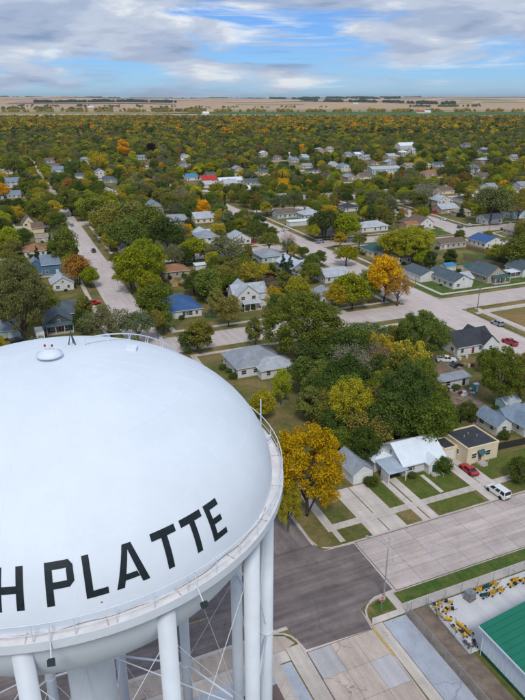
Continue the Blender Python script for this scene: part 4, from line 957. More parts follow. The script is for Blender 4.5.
for _ in range(900):      # the dense wooded lots behind the first row
    x, y = tg.uniform(298, 455), tg.uniform(360, 470)
    if in_poly(x, y, poly_fill): try_tree(*G(x, y), .95, [('green', 5), ('darkgreen', 6), ('olive', 4), ('oldgold', 2), ('bush', 2)], .8, .5)
NT = 26000
for _ in range(NT):
    # even over the ground inside the view, out to the edge of town
    Y = math.sqrt(tg.uniform(115 ** 2, 1280 ** 2)); X = Y * tg.uniform(-.46, .46)
    u, v = X * ca + Y * sa, -X * sa + Y * ca
    if 30 < u < 135 and 74 < v < 170: continue
    if u > 148 and u < 235 and 118 < v < 169: continue
    if v < 120: continue
    n = math.sin(u / 61 + 1) * math.sin(v / 83 + 2)
    if v < 700 and tg.random() < .14 + .14 * n: continue
    try_tree(u, v, .86 if v < 300 else .98)
for x0, y0, n_, sc_ in ((60, 345, 120, .8),):
    pass
bush_spots = 0
for e in HB[:70]:                                        # foundation shrubs
    for k in range(3):
        f = tg.random(); u, v = (e[0] + f * (e[2] - e[0]), e[1] - tg.uniform(.9, 1.6)) if tg.random() < .6 else (e[0] - tg.uniform(.9, 1.6), e[1] + f * (e[3] - e[1]))
        if PR(u, v)[2] < 330 and tg.random() < .55 and not in_house(u, v, .3):
            h = tg.uniform(.9, 1.9); trees.append([u, v, h, h * .62, 'bush', None, None, None])
def px_area(q):
    x, y, rx, ry, d = crown_px(q[0], q[1], q[2], q[3])
    return rx * ry if -rx < x < 525 + rx and y > 90 and d > 1 else 0
trees.sort(key=lambda q: (0 if q[5] else 1, -px_area(q)))
ANCH = [(e, e[5]) for e in HB if e[5]]
def near_words(u, v, level=0):
    best = min(ANCH, key=lambda e: math.hypot((e[0][0] + e[0][2]) / 2 - u, (e[0][1] + e[0][3]) / 2 - v))
    d = math.hypot((best[0][0] + best[0][2]) / 2 - u, (best[0][1] + best[0][3]) / 2 - v)
    if level:
        sec = sorted(ANCH, key=lambda e: math.hypot((e[0][0] + e[0][2]) / 2 - u, (e[0][1] + e[0][3]) / 2 - v))[level]
        return ('beside ' if d < 17 else 'near ' if d < 42 else 'past ') + best[1] + ', towards ' + sec[1]
    if d < 17: return 'right beside ' + best[1]
    if d < 42: return 'near ' + best[1]
    return ('beyond ' if v > best[0][1] else 'some way in front of ') + best[1]
keep, rest = trees[:300], trees[300:]
used = {}
for q in keep:
    u, v, h, r, spn, lab, grp, pk = q
    tint, protos, words_ = SPEC[spn]; pk = pk or tg.choice(protos); cm, tm, _, _, W0 = TREE[pk]
    low = spn == 'bush'
    if not lab:
        size = 'tall ' if h > 12 else ('small ' if h < 8 and not low else '')
        for level in (0, 1, 2, 3):
            lab = size + words_ + ' ' + near_words(u, v, level)
            if lab not in used and len(lab.split()) <= 16: break
            if level == 3: lab = size + words_ + ' ' + near_words(u, v)
    used[lab] = 1
    o = thing('shrub' if low else 'tree', lab, 'shrub' if low else 'tree', (u, v, GZ), tg.uniform(0, 6.28), 'trees and shrubs among the houses')
    s = h / (9.3 if low else (10.9 if pk.startswith('oval') or pk == 'cone0' else 10.3)); sx = r / W0
    o.scale = (sx, sx, s)
    a = put('crown', cm, o); put('trunk', tm, o)
    j = tg.uniform(.82, 1.2); a.color = (tint[0] * j * tg.uniform(.88, 1.14), tint[1] * j, tint[2] * j * tg.uniform(.8, 1.3), 1)

def scatter(name, pts, protos, label, cat):
    """points with size, turn, kind and leaf colour, instanced by a small geometry-node tree"""
    me = bpy.data.meshes.new(name); n = len(pts); P = np.array([p[:3] for p in pts], np.float32)
    me.vertices.add(n); me.vertices.foreach_set('co', P.ravel())
    for an, ty, key, val in (('scl', 'FLOAT_VECTOR', 'vector', [p[3] for p in pts]), ('tint', 'FLOAT_COLOR', 'color', [tuple(p[6]) + (1,) for p in pts])):
        at = me.attributes.new(an, ty, 'POINT'); at.data.foreach_set(key, np.array(val, np.float32).ravel())
    at = me.attributes.new('turn', 'FLOAT_VECTOR', 'POINT'); at.data.foreach_set('vector', np.array([(0, 0, p[4]) for p in pts], np.float32).ravel())
    at = me.attributes.new('pick', 'INT', 'POINT'); at.data.foreach_set('value', np.array([p[5] for p in pts], np.int32))
    ob = bpy.data.objects.new(name, me); C.objects.link(ob); tag(ob, label, cat, None, 'stuff')
    ng = bpy.data.node_groups.new(name + '_nodes', 'GeometryNodeTree')
    ng.interface.new_socket('Geometry', in_out='INPUT', socket_type='NodeSocketGeometry'); ng.interface.new_socket('Geometry', in_out='OUTPUT', socket_type='NodeSocketGeometry')
    gi, go = ng.nodes.new('NodeGroupInput'), ng.nodes.new('NodeGroupOutput')
    inst = ng.nodes.new('GeometryNodeInstanceOnPoints'); gti = ng.nodes.new('GeometryNodeGeometryToInstance')
    for p in reversed(protos):
        oi = ng.nodes.new('GeometryNodeObjectInfo'); oi.inputs['Object'].default_value = p; oi.inputs['As Instance'].default_value = True; ng.links.new(oi.outputs['Geometry'], gti.inputs[0])
    def at_node(nm, ty):
        a = ng.nodes.new('GeometryNodeInputNamedAttribute'); a.data_type = ty; a.inputs[0].default_value = nm
        return [s for s in a.outputs if s.enabled][0]
    ng.links.new(gi.outputs[0], inst.inputs['Points'])
    inst.inputs['Pick Instance'].default_value = True
    ng.links.new(at_node('pick', 'INT'), inst.inputs['Instance Index'])
    e2r = ng.nodes.new('FunctionNodeEulerToRotation'); ng.links.new(at_node('turn', 'FLOAT_VECTOR'), e2r.inputs[0]); ng.links.new(e2r.outputs[0], inst.inputs['Rotation'])
    ng.links.new(at_node('scl', 'FLOAT_VECTOR'), inst.inputs['Scale'])
    gj = ng.nodes.new('GeometryNodeJoinGeometry')
    for l in list(ng.links):
        if l.to_node == gti: s = l.from_socket; ng.links.new(s, gj.inputs[0])
    ng.nodes.remove(gti); ng.links.new(gj.outputs[0], inst.inputs['Instance'])
    ng.links.new(inst.outputs[0], go.inputs[0])
    md = ob.modifiers.new('instances', 'NODES'); md.node_group = ng
    return ob
def mass_proto(name, V, tm):
    """one mesh of leaves and trunk, used only as the source of the instanced masses"""
    q = len(V) // 4; vs = [tuple(p) for p in V.tolist()]; fs = [(4 * k, 4 * k + 1, 4 * k + 2, 4 * k + 3) for k in range(q)]
    nf = len(fs); o_ = len(vs)
    if tm: vs += tm.v; fs += [tuple(i + o_ for i in f) for f in tm.f]
    me = bpy.data.meshes.new(name); me.from_pydata(vs, [], fs); me.materials.append(LEAF_I); me.materials.append(BARK)
    me.polygons.foreach_set('material_index', [0] * nf + [1] * (len(fs) - nf)); me.update()
    return bpy.data.objects.new(name, me)
MK = ['round0', 'round1', 'round2', 'oval0', 'oval1', 'spread0', 'sparse1', 'cone0', 'bush0', 'sparse0']
mprot = [mass_proto('tree_source', TREE[k][2], TREE[k][3]) for k in MK]
fprot = []
for s in range(4):
    V, cl = crown_data(40 + s, W=4.6, z0=1.2, z1=10, ncl=22, nlf=26, ls=.85, rc=.36); fprot.append(mass_proto('far_tree_source', V, None))
def tinted(spn, a=.8, b_=1.22):
    t_ = SPEC[spn][0]; j = tg.uniform(a, b_); return (t_[0] * j * tg.uniform(.88, 1.15), t_[1] * j, t_[2] * j)
pts = []
for u, v, h, r, spn, *_ in rest:
    pk = tg.choice(SPEC[spn][1]); pk = pk if pk in MK else 'round0'
    pts.append((u, v, GZ, (r / TREE[pk][4], r / TREE[pk][4], h / 10.3), tg.uniform(0, 6.28), MK.index(pk), tinted(spn)))
scatter('town_trees', pts, mprot, 'mass of autumn trees filling the back of the town', 'trees')
# the golden cottonwood belt along the river, then hedgerows and shelterbelts on the plain
pts = []
for _ in range(8200):
    Y = math.sqrt(tg.uniform(1230 ** 2, 2620 ** 2)); X = Y * tg.uniform(-.47, .47); u, v = X * ca + Y * sa, -X * sa + Y * ca
    if 1290 < Y < 1330 and X < -330 or (abs(Y - 1420 - X * .05) < 14): continue
    far_ = Y > 1450
    spn = pick(tg, [('gold', 11), ('oldgold', 40), ('rust', 3), ('olive', 28), ('green', 9), ('grey', 9)] if far_ else [('gold', 8), ('oldgold', 18), ('olive', 25), ('darkgreen', 20), ('grey', 15), ('green', 14)])
    if math.sin(X / 130 + Y / 310) * math.sin(Y / 170) > .62 and far_: continue
    h = tg.uniform(11, 18) * (1 - .38 * max(0, (Y - 2000) / 620)); r = h * tg.uniform(.42, .62); pts.append((u, v, 0, (r / 4.6, r / 4.6, h / 10), tg.uniform(0, 6.28), tg.randrange(4), tinted(spn, .7, 1.15)))
scatter('cottonwood_belt', pts, fprot, 'long belt of golden cottonwoods beyond the town', 'trees')
pts = []
def belt(x0, x1, y, n, dep, hh, spn='darkgreen', gap=0.0, tilt=0.0):
    ph = tg.uniform(0, 6.28)
    for _ in range(n):
        x = tg.uniform(x0, x1); w1 = .5 * math.sin(x * .21 + ph) + .3 * math.sin(x * .53 + 2 * ph) + .2 * math.sin(x * 1.31 + 3 * ph)
        if gap and w1 > .75 - gap * 1.3: continue
        u, v = G(x, y + tilt * (x - x0)); k = 1 + tg.uniform(0, dep) * (1 - .4 * w1) / math.hypot(u, v); u, v = u * k, v * k
        h = tg.uniform(.5, 1.25) * hh * (1 - .25 * w1); pts.append((u, v, hill(u, v) - .5, (h * .075 * tg.uniform(1.1, 1.9),) * 2 + (h / 10,), tg.uniform(0, 6.28), tg.randrange(4), tinted(spn)))
belt(35, 176, 106.0, 1100, 140, 22, gap=.1, tilt=-.006); belt(0, 60, 110.5, 300, 420, 15, 'olive', .5); belt(60, 130, 111, 170, 350, 14, 'grey', .5); belt(150, 205, 112, 300, 260, 15, 'olive', .3); belt(0, 140, 108.2, 200, 500, 13, 'grey', .6)
belt(270, 400, 103.0, 1100, 700, 24, 'darkgreen', .3, .004); belt(300, 455, 104.6, 1000, 500, 20, 'darkgreen', .25, .013); belt(335, 420, 101.5, 800, 1100, 28, 'darkgreen', .25); belt(0, 120, 101.6, 600, 900, 24, 'darkgreen', .4)
belt(410, 480, 108, 250, 300, 14, 'olive', .4); belt(400, 440, 112, 90, 100, 12, 'olive', .3); belt(205, 330, 101.0, 700, 1300, 28, 'darkgreen', .35); belt(0, 525, 100.0, 1500, 2500, 30, 'darkgreen', .5); belt(120, 330, 108.6, 160, 400, 13, 'olive', .6); belt(0, 525, 112.6, 900, 260, 14, 'oldgold', .45)
scatter('shelterbelts', pts, fprot, 'dark shelterbelts and hedgerows far out on the plain', 'trees')
# fields, pond and far farm buildings
FGREEN = grass_mat('winter_wheat', (.075, .14, .035), (.12, .15, .05), (.2, .18, .08), .5, .8, .75, .9, .004)
FPALE = grass_mat('pale_stubble', (.30, .25, .13), (.36, .28, .17), (.24, .22, .1), .4, .7, .75, .9, .004)
def field(ps, m): o = struct(MB().poly([G(*p) for p in ps], .35).build('field', m))
for k in range(22):
    x0 = tg.uniform(-60, 480); y0 = tg.choice([101.0, 101.8, 102.6, 103.6, 104.8, 106.0]) + tg.uniform(-.3, .3); ww = tg.uniform(60, 190); hh_ = tg.uniform(.35, 1.1)
    c_ = tg.choice([(.56, .38, .26), (.50, .36, .20), (.40, .30, .16), (.30, .30, .12), (.60, .44, .30), (.36, .25, .17)])
    q = [G(x0, y0), G(x0 + ww, y0 + tg.uniform(-.2, .2)), G(x0 + ww * tg.uniform(.8, 1), y0 - hh_), G(x0 + ww * .08, y0 - hh_)]
    n_ = 14; fm_ = MB(); fm_.v = [tuple((1 - t_) * np.array(a) + t_ * np.array(b_)) for a, b_ in ((q[0], q[1]), (q[3], q[2])) for t_ in [e / n_ for e in range(n_ + 1)]]
    fm_.v = [(p[0], p[1], hill(*p) + 2.0 + .1 * k) if math.hypot(*p) > 4200 else (p[0], p[1], .4 + .02 * k) for p in fm_.v]
    fm_.f = [(e, e + 1, n_ + 2 + e, n_ + 1 + e) for e in range(n_)]
    struct(fm_.build('field', M('field_%d' % (int(c_[0] * 100)), c_, 1, .12, .003)))
field([(150, 114.2), (525, 115.4), (525, 112.0), (220, 111.6)], FGREEN); field([(0, 113.8), (160, 113.9), (205, 112.9), (0, 112.4)], grass_mat('pale_pasture', (.20, .22, .085), (.30, .26, .12), (.3, .25, .14), .4, .7, .75, .9, .004)); field([(0, 112.3), (200, 112.6), (205, 111.0), (0, 110.8)], FPALE); field([(215, 111.3), (525, 111.6), (525, 109.8), (215, 109.6)], FPALE)
WATER = M('pond_water', (.12, .20, .27), .12, .1, .05, spec=.6)
struct(MB().poly([G(-10, 141), G(46, 140), G(44, 137.5), G(-10, 137.6)], .3).build('pond', WATER))
for a in (((60, 153.5), (118, 153), (122, 150.5), (64, 150)), ((232, 152), (262, 151.5), (258, 148), (236, 148.5))):
    struct(MB().poly([G(*p) for p in a], .25).build('field', LUSH))
for x, y, du, dv, rf, lab in ((418, 113.4, 40, 18, 'red', 'red-roofed barn beyond the cottonwood belt'), (425, 113.2, 36, 16, 'white', 'white machine shed beside the red-roofed barn'), (88, 108.3, 40, 20, 'white', 'white farmhouse by the long dark shelterbelt on the left plain'), (203, 114.6, 30, 16, 'white', 'white farmhouse at the end of the cottonwood belt'), (353, 106, 60, 25, 'white', 'white farm building among the shelterbelts on the hills')):
    u, v = G(x, y); rt = thing('farm_building', lab, 'farm building', (u, v, hill(u, v)), 0, None)
    volume(rt, 0, 0, du, dv, 7, 'gx', 6, WALL['white'], ROOF[rf], .8)

# ================================================================ GREEN-ROOFED METAL BUILDING
gb = thing('metal_building', 'white ribbed steel building with a green metal roof and green base', 'building', (52.35, 22.0, GZ), 0)
GW = M('white_steel_siding', (.62, .70, .78), .45, .04, .4); GG = M('green_steel_trim', (.012, .10, .045), .5, .08, 1)
MB().box(0, 0, 0, 22, 25.6, 4.4).build('wall', GG, gb)
for k in range(32):
    y0 = k * .8; MB().box(-.05, y0 + .01, .75, -.002, y0 + .79, 4.25).box(-.085, y0 + .06, .75, -.05, y0 + .16, 4.25).build('wall_panel', GW, gb)
for k in range(27):
    x0 = k * .81; MB().box(x0 + .01, 25.602, .75, x0 + .8, 25.65, 4.25).build('wall_panel', GW, gb)
for k in range(28):
    y0 = -.4 + k * .95; rp = MB().prism([(-.35, 4.38), (-.35, 4.46), (11, 6.2), (11, 6.12)], y0 + .004, y0 + .946, 'y')
    rp.prism([(-.35, 4.46), (-.35, 4.51), (11, 6.25), (11, 6.2)], y0 + .02, y0 + .09, 'y').build('roof_panel', ROOF['green'], gb)
    MB().prism([(22.35, 4.38), (22.35, 4.46), (11, 6.2), (11, 6.12)], y0 + .004, y0 + .946, 'y').build('roof_panel', ROOF['green'], gb)
MB().prism([(10.7, 6.2), (11, 6.32), (11.3, 6.2)], -.4, 26.2, 'y').build('ridge_cap', ROOF['green'], gb)
MB().box(-.48, -.4, 4.22, -.36, 26.2, 4.44).build('gutter', GW, gb)
MB().tube([(-.2, 25.3, 0), (-.2, 25.3, 4.2)], .05, 6).build('downpipe', GW, gb)

# ================================================================ CHAIN-LINK FENCES
def chain_fence(p0, p1, label, hgt=1.8, step=3.0, wire=.22):
    p0, p1 = Vector(p0), Vector(p1); L = (p1 - p0).length; d = (p1 - p0).normalized(); a = math.atan2(d.y, d.x)
    f = thing('chain_link_fence', label, 'fence', (p0.x, p0.y, GZ), a); n = max(1, round(L / step))
    pm_ = MB().tube([(0, 0, -.1), (0, 0, hgt + .08)], .045, 6).mesh('fence_post', GALV)
    for k in range(n + 1): put('fence_post', pm_, f, (L * k / n, 0, 0))
    MB().tube([(0, 0, hgt), (L, 0, hgt)], .028, 5).build('top_rail', GALV, f)
    w_ = MB(); m = int(L / wire)
    for k in range(-int(hgt / wire), m):
        x0, x1 = k * wire, k * wire + hgt
        for s in (0, 1):
            za, zb = (0.04, hgt) if s == 0 else (hgt, .04); xa, xb = x0, x1
            if xa < 0: za += (zb - za) * (-xa) / hgt; xa = 0
            if xb > L: zb = za + (zb - za) * (L - xa) / (xb - xa); xb = L
            w_.tube([(xa, .02 - .04 * s, za), (xb, .02 - .04 * s, zb)], .0075, 3, False)
    o = w_.build('wire_mesh', GALV, f); o['kind'] = 'stuff'
    return f
chain_fence((48.3, 57.55), (100, 57.55), 'chain-link fence between the grass strip and the equipment yard')
chain_fence((47.35, 22), (47.35, 57.3), 'chain-link fence between the grey lot and the dirt strip')
chain_fence((50.75, 47.6), (50.75, 57.3), 'short chain-link fence at the edge of the pale yard slab')
def board_fence(p0, p1, label, mat, hgt=1.8, name='board_fence', curve=0.0, bw=.35):
    p0, p1 = Vector(p0), Vector(p1); L = (p1 - p0).length; d = (p1 - p0).normalized(); a = math.atan2(d.y, d.x)
    f = thing(name, label, 'fence', (p0.x, p0.y, GZ), a); n = int(L / bw)
    bm_ = MB().box(-bw / 2 + .012, -.015, .03, bw / 2 - .012, .015, hgt).mesh('board', mat)
    cy = lambda x: curve * math.sin(math.pi * x / L)
    for k in range(n):
        x = (k + .5) * L / n; put('board', bm_, f, (x, cy(x), rng.uniform(-.03, .02)), math.atan2(cy(x + .1) - cy(x - .1), .2) + rng.uniform(-.02, .02))
    pm_ = MB().box(-.05, .02, -.1, .05, .12, hgt + .05).mesh('fence_post', mat)
    for k in range(int(L / 2.4) + 1): x = min(L, k * 2.4); put('fence_post', pm_, f, (x, cy(x), 0))
    return f
GREENF = M('green_fence_slat', (.02, .085, .05), .7, .15, 3); WOODF = M('weathered_cedar', (.22, .15, .10), .85, .25, 3); WHITEF = M('white_fence', (.6, .6, .58), .7, .1, 3)
board_fence((84.2, 88.6), (107, 87.2), 'dark board fence running from the cream house past the white gabled house', BOARD, 1.7)
p, q = G(205, 318), G(226, 313); board_fence(p, q, 'curved dark green slat fence beside the blue-roofed house', GREENF, 1.8, curve=-3.0)
p, q = G(204, 300), G(222, 303); board_fence(q, p, 'short green slat fence behind the curved one', GREENF, 1.7, curve=1.0)
p, q = G(447, 411), G(461, 424); board_fence(q, p, 'short black board fence behind the cream flat-roofed house', BOARD, 1.6)
p, q = G(463, 260), G(503, 268); board_fence(p, q, 'long cedar fence along the watered back lawn', WOODF, 1.9)
p, q = G(466, 249), G(505, 259); board_fence(p, q, 'cedar fence behind the bright blue-roofed garage', WOODF, 1.9)
p, q = G(438, 362), G(455, 374); board_fence(p, q, 'low white board fence behind the black-roofed house', WHITEF, 1.1, bw=.3)
p, q = G(163, 283), G(186, 288); board_fence(p, q, 'red-brown board fence in front of the tan rust-roofed house', M('red_fence', (.16, .05, .04), .8, .2, 3), 1.3)

# ================================================================ STREET FURNITURE
lp = thing('street_lamp', 'tall grey street lamp on the corner by the stop sign', 'street lamp', (46.2, 61.4, GZ), 0)
MB().tube([(0, 0, -.1), (0, 0, 4), (0, 0, 9.2)], [.12, .10, .07], 10).build('pole', GALV, lp)
MB().tube([(0, 0, 9.0), (-.5, .5, 9.7), (-1.3, 1.5, 10.0), (-1.7, 2.0, 10.0)], .045, 8).build('arm', GALV, lp)
m_ = Matrix.Translation((-1.95, 2.3, 9.98)) @ Matrix.Rotation(R(129), 4, 'Z'); hd = MB().box(-.4, -.15, -.07, .4, .15, .08, m_).box(-.3, -.12, .08, .2, .12, .14, m_).build('lamp_head', GALV, lp)
MB().box(-.2, -.11, -.11, .3, .11, -.07, m_).build('lens', M('lamp_lens', (.6, .6, .55), .3), hd)
MB().tube([(0, 0, -.1), (0, 0, .25)], .2, 10).build('base', KERB, lp)
sg_ = thing('stop_sign', 'red stop sign on a post at the corner kerb', 'stop sign', (44.3, 59.2, GZ), R(-12))
MB().tube([(0, 0, -.1), (0, 0, 2.75)], .035, 6).build('post', GALV, sg_)
SRED = M('sign_red', (.45, .02, .025), .45, .05); SWHT = M('sign_white', (.75, .75, .75), .45, .03)
octo = lambda r, y: [(r * math.cos(R(22.5 + 45 * k)), y, 2.35 + r * math.sin(R(22.5 + 45 * k))) for k in range(8)]
pl = MB().add(octo(.44, -.05) + octo(.44, -.075), [tuple(range(8)), tuple(range(15, 7, -1))] + [(k, 8 + k, 8 + (k + 1) % 8, (k + 1) % 8) for k in range(8)]).build('plate', SWHT, sg_)
MB().add(octo(.405, -.079), [tuple(range(7, -1, -1))]).build('red_face', SRED, pl)
def text_mesh(s, size, mat, name):
    cu = bpy.data.curves.new(name, 'FONT'); cu.body = s; cu.size = size; cu.align_x = 'CENTER'; cu.align_y = 'CENTER'; cu.offset = size * .018
    to = bpy.data.objects.new(name, cu); C.objects.link(to); bpy.context.view_layer.update()
    me = bpy.data.meshes.new_from_object(to.evaluated_get(bpy.context.evaluated_depsgraph_get())); bpy.data.objects.remove(to)
    me.materials.clear(); me.materials.append(mat); return me
tx = put('stop_lettering', text_mesh('STOP', .32, SWHT, 'stop_lettering'), pl, (0, -.083, 2.35)); tx.rotation_euler = (math.pi / 2, 0, 0)
for k, (x, y, hh, lab) in enumerate([(477, 311, 9.5, 'wooden utility pole on the corner of the second crossing'), (139.5, 291, 9.5, 'wooden utility pole beside the tan rust-roofed house'), (331, 242, 9.5, 'wooden utility pole in front of the third street trees'), (309, 393, 9, 'wooden utility pole behind the big golden tree'), (357, 260, 9, 'wooden utility pole beside the teal hip-roofed house'), (415, 288, 8, 'short wooden pole beside the two-door garage'), (488, 238, 9, 'wooden utility pole beside the bright blue-roofed garage')]):
    u, v = G(x, y); up = thing('utility_pole', lab, 'utility pole', (u, v, GZ), R(10 * k), None)
    PW = M('pole_wood', (.20, .16, .12), .9, .25, 4)
    MB().tube([(0, 0, -.2), (0, 0, hh)], [.17, .11], 8).build('pole', PW, up); ca_ = MB().box(-1.2, -.07, hh - .8, 1.2, .07, hh - .65).build('cross_arm', PW, up)
    for xx in (-1.1, -.4, .4, 1.1): MB().lathe([(0, .2), (.05, .18), (.07, 0), (0, 0)], 8).build('insulator', M('insulator', (.3, .28, .25), .3), ca_, (xx, 0, hh - .65))
    if k % 2 == 0: MB().lathe([(0, .95), (.2, .93), (.24, .85), (.24, .05), (0, 0)], 12).build('transformer', GALV, up, (.34, 0, hh - 2.3))

# ================================================================ VEHICLES
def paint(n, c): return M('car_paint_' + n, c, .28, .03, 1, spec=.5, coat=.6)
CG = M('car_glass', (.012, .016, .02), .08, .2, spec=.7); CRIM = M('rim_alloy', (.35, .36, .38), .35, .1, metal=.6)
HLT = M('headlight', (.6, .62, .62), .15); TLT = M('tail_light', (.30, .01, .015), .2)
KIND = {  # length, width, belt z, nose z, roof z, base x0,x1, roof x0,x1, tail z
 'coupe': (4.5, 1.85, .80, .66, 1.28, -1.55, .95, -.75, .15, .86), 'sedan': (4.7, 1.82, .88, .74, 1.45, -1.75, 1.05, -1.15, .35, .90),
 'van': (5.0, 1.98, 1.02, .88, 1.82, -2.42, 1.55, -2.2, .65, 1.02), 'suv': (4.7, 1.9, 1.02, .95, 1.75, -2.2, 1.15, -2.0, .45, 1.02), 'pickup': (5.5, 1.95, 1.08, 1.02, 1.82, -.75, 1.35, -.55, .62, 1.08)}
WHEEL = None
def car(label, loc, rz, kind, pc, group=None, name=None):
    global WHEEL
    L, W_, zb, zn, zr, bx0, bx1, rx0, rx1, zt = KIND[kind]; h = L / 2; w2 = W_ / 2; pm_ = paint(*pc)
    o = thing(name or {'coupe': 'parked_car', 'sedan': 'parked_car', 'van': 'parked_van', 'suv': 'parked_suv', 'pickup': 'pickup_truck'}[kind], label, {'van': 'van', 'pickup': 'pickup'}.get(kind, 'car'), loc, rz, group)
    # lower body: lofted rounded sections from tail to nose
    st = [(-h, .42, zt - .12, w2 * .80), (-h + .10, .30, zt - .03, w2 * .93), (-h + .5, .24, zt, w2 * .99), (bx0, .22, zb + .01, w2), (bx1, .22, zb, w2), (bx1 + (h - bx1) * .5, .24, (zb + zn) / 2 + .03, w2 * .985), (h - .18, .28, zn, w2 * .90), (h, .40, zn - .16, w2 * .74)]
    mb = MB(); n = 10
    for x, z0, z1, ww in st:
        r = .10; hz = z1 - z0
        mb.v += [(x, -ww + .10, z0), (x, -ww, z0 + .14), (x, -ww, z0 + hz * .62), (x, -ww + .06, z1 - .06), (x, -ww + .20, z1), (x, ww - .20, z1), (x, ww - .06, z1 - .06), (x, ww, z0 + hz * .62), (x, ww, z0 + .14), (x, ww - .10, z0)]
    for k in range(len(st) - 1): mb.f += [(k * n + i, k * n + (i + 1) % n, (k + 1) * n + (i + 1) % n, (k + 1) * n + i) for i in range(n)]
    mb.f += [tuple(range(n)), tuple(range((len(st) - 1) * n, len(st) * n))[::-1]]
    body = mb.build('body', pm_, o, smooth=False)
    wb_, wt = w2 - .06, w2 - .24
    B = [(bx0, -wb_, zb), (bx1, -wb_, zb), (bx1, wb_, zb), (bx0, wb_, zb)]; T = [(rx0, -wt, zr - .05), (rx1, -wt, zr - .05), (rx1, wt, zr - .05), (rx0, wt, zr - .05)]
    T2 = [(rx0 + .12, -wt + .14, zr), (rx1 - .15, -wt + .14, zr), (rx1 - .15, wt - .14, zr), (rx0 + .12, wt - .14, zr)]
    MB().add(B + T + T2, [(i, (i + 1) % 4, 4 + (i + 1) % 4, 4 + i) for i in range(4)] + [(4 + i, 4 + (i + 1) % 4, 8 + (i + 1) % 4, 8 + i) for i in range(4)] + [(8, 9, 10, 11)]).build('cabin', pm_, o)
    for i, nm, segs in ((0, 'side_window', 2), (1, 'windscreen', 1), (2, 'side_window', 2), (3, 'rear_window', 1)):
        a, b_, c_, d_ = [Vector(p) for p in (B[i], B[(i + 1) % 4], T[(i + 1) % 4], T[i])]; nrm = (b_ - a).cross(d_ - a).normalized() * .012
        if kind == 'van' and segs == 2: segs = 3
        for s in range(segs):
            s0, s1 = (s + .05) / segs + .02, (s + .95) / segs - .02
            def P_(s, t_): return a.lerp(b_, s).lerp(d_.lerp(c_, s), t_) + nrm
            MB().add([P_(s0, .10), P_(s1, .10), P_(s1, .90), P_(s0, .90)], [(0, 1, 2, 3)]).build(nm, CG, o)
    if WHEEL is None:
        ty = MB().lathe([(.19, -.11), (.31, -.115), (.34, -.08), (.34, .08), (.31, .115), (.19, .11)], 20).mesh('tyre', RUBBER, True)
        rim = MB().lathe([(0.0, .10), (.06, .105), (.10, .07), (.18, .09), (.20, .11), (.20, -.1), (0, -.1)], 14).mesh('rim', CRIM); WHEEL = (ty, rim)
    for x in (-h * .60, h * .62):
        for s in (-1, 1):
            wl = put('wheel', WHEEL[0], o, (x, s * (w2 - .10), .335)); wl.rotation_euler = (-s * math.pi / 2, 0, 0); put('rim', WHEEL[1], wl)
            MB().tube([(x, s * (w2 - .02), .34), (x, s * (w2 + .006), .34)], .40, 16).build('wheel_arch', RUBBER, o)
    for s in (-1, 1):
        MB().box(h - .16, s * w2 * .62 - .16, zn - .22, h + .005 - .05, s * w2 * .62 + .16, zn - .08).build('headlight', HLT, o)
        MB().box(-h - .012, s * w2 * .66 - .12, zt - .32, -h + .12, s * w2 * .66 + .12, zt - .10).build('tail_light', TLT, o)
        MB().box(bx1 - .45, s * (w2 + .07) - .09, zb, bx1 - .30, s * (w2 + .07) + .09, zb + .14).build('mirror', pm_, o)
    MB().box(-h - .05, -w2 * .8, .34, -h + .1, w2 * .8, .50).box(h - .12, -w2 * .72, .30, h + .04, w2 * .72, .44).build('bumper', M('bumper_plastic', (.05, .05, .055), .6), o)
    if kind == 'pickup':
        x0, x1 = -h + .18, bx0 - .06
        MB().box(x0, -w2 + .16, zb + .012, x1, w2 - .16, zb + .02).build('bed_floor', RUBBER, o)
        MB().box(x0 - .12, -w2 + .02, zb - .02, x1, -w2 + .12, zb + .22).box(x0 - .12, w2 - .12, zb - .02, x1, w2 - .02, zb + .22).box(x0 - .14, -w2 + .12, zb - .02, x0 - .04, w2 - .12, zb + .22).build('bed_side', pm_, o)
    return o
V90 = math.pi / 2; ir0 = random.Random(17)
def gp(x, y, z=GZ + .03): u, v = G(x, y); return (u, v, z)
car('red sports coupe parked on the drive of the cream house', gp(468.5, 472, GZ + .05), V90 - .03, 'coupe', ('red', (.42, .012, .02)))
vn = car('white van with red side lettering parked across the kerb drive', gp(497.5, 494.5, GZ + .06), V90 + .05, 'van', ('white', (.72, .73, .74)))
MB().box(-1.9, -1.002, .72, -.3, -.994, .84).build('side_stripe', SRED, vn)
RT = .07
car('silver suv parked at the kerb of the second crossing', gp(497, 325, RT), V90 + .02, 'suv', ('silver', (.30, .33, .37)))
car('red pickup truck at the kerb beyond the silver suv', gp(509.5, 344, RT), V90, 'pickup', ('crimson', (.40, .02, .03)))
car('dark green-grey van stopped on the straight street', gp(93.5, 252, RT), V90, 'suv', ('slate', (.05, .08, .09)))
car('red pickup truck parked beside the dark green gabled house', gp(93, 305), .1, 'pickup', ('red', (.42, .012, .02)))
car('black car under the massive grey-green tree', gp(18, 342), .3, 'sedan', ('black', (.015, .016, .02)))
car('dark hatchback parked in the alley behind the tan house', gp(186, 257), 0, 'suv', ('navy', (.02, .03, .06)))
car('bright red pickup by the pale pink bungalow', gp(434, 213.5, RT), 0, 'pickup', ('scarlet', (.50, .015, .02)))
car('white sedan parked along the wide street', gp(443, 220, RT), -V90 - .1, 'sedan', ('white', (.72, .73, .74)))
car('white car parked under the tall grey-green tree', gp(470, 226, RT), .1, 'sedan', ('white', (.72, .73, .74)))
car('black pickup on the side road by the small white house', gp(505, 230), 0, 'pickup', ('black', (.015, .016, .02)))
car('dark suv parked where the wide street begins', gp(399, 211, RT), .4, 'suv', ('black', (.015, .016, .02)))
car('white van parked behind the brown-grey-roofed house', gp(425, 258), .4, 'van', ('white', (.72, .73, .74)))
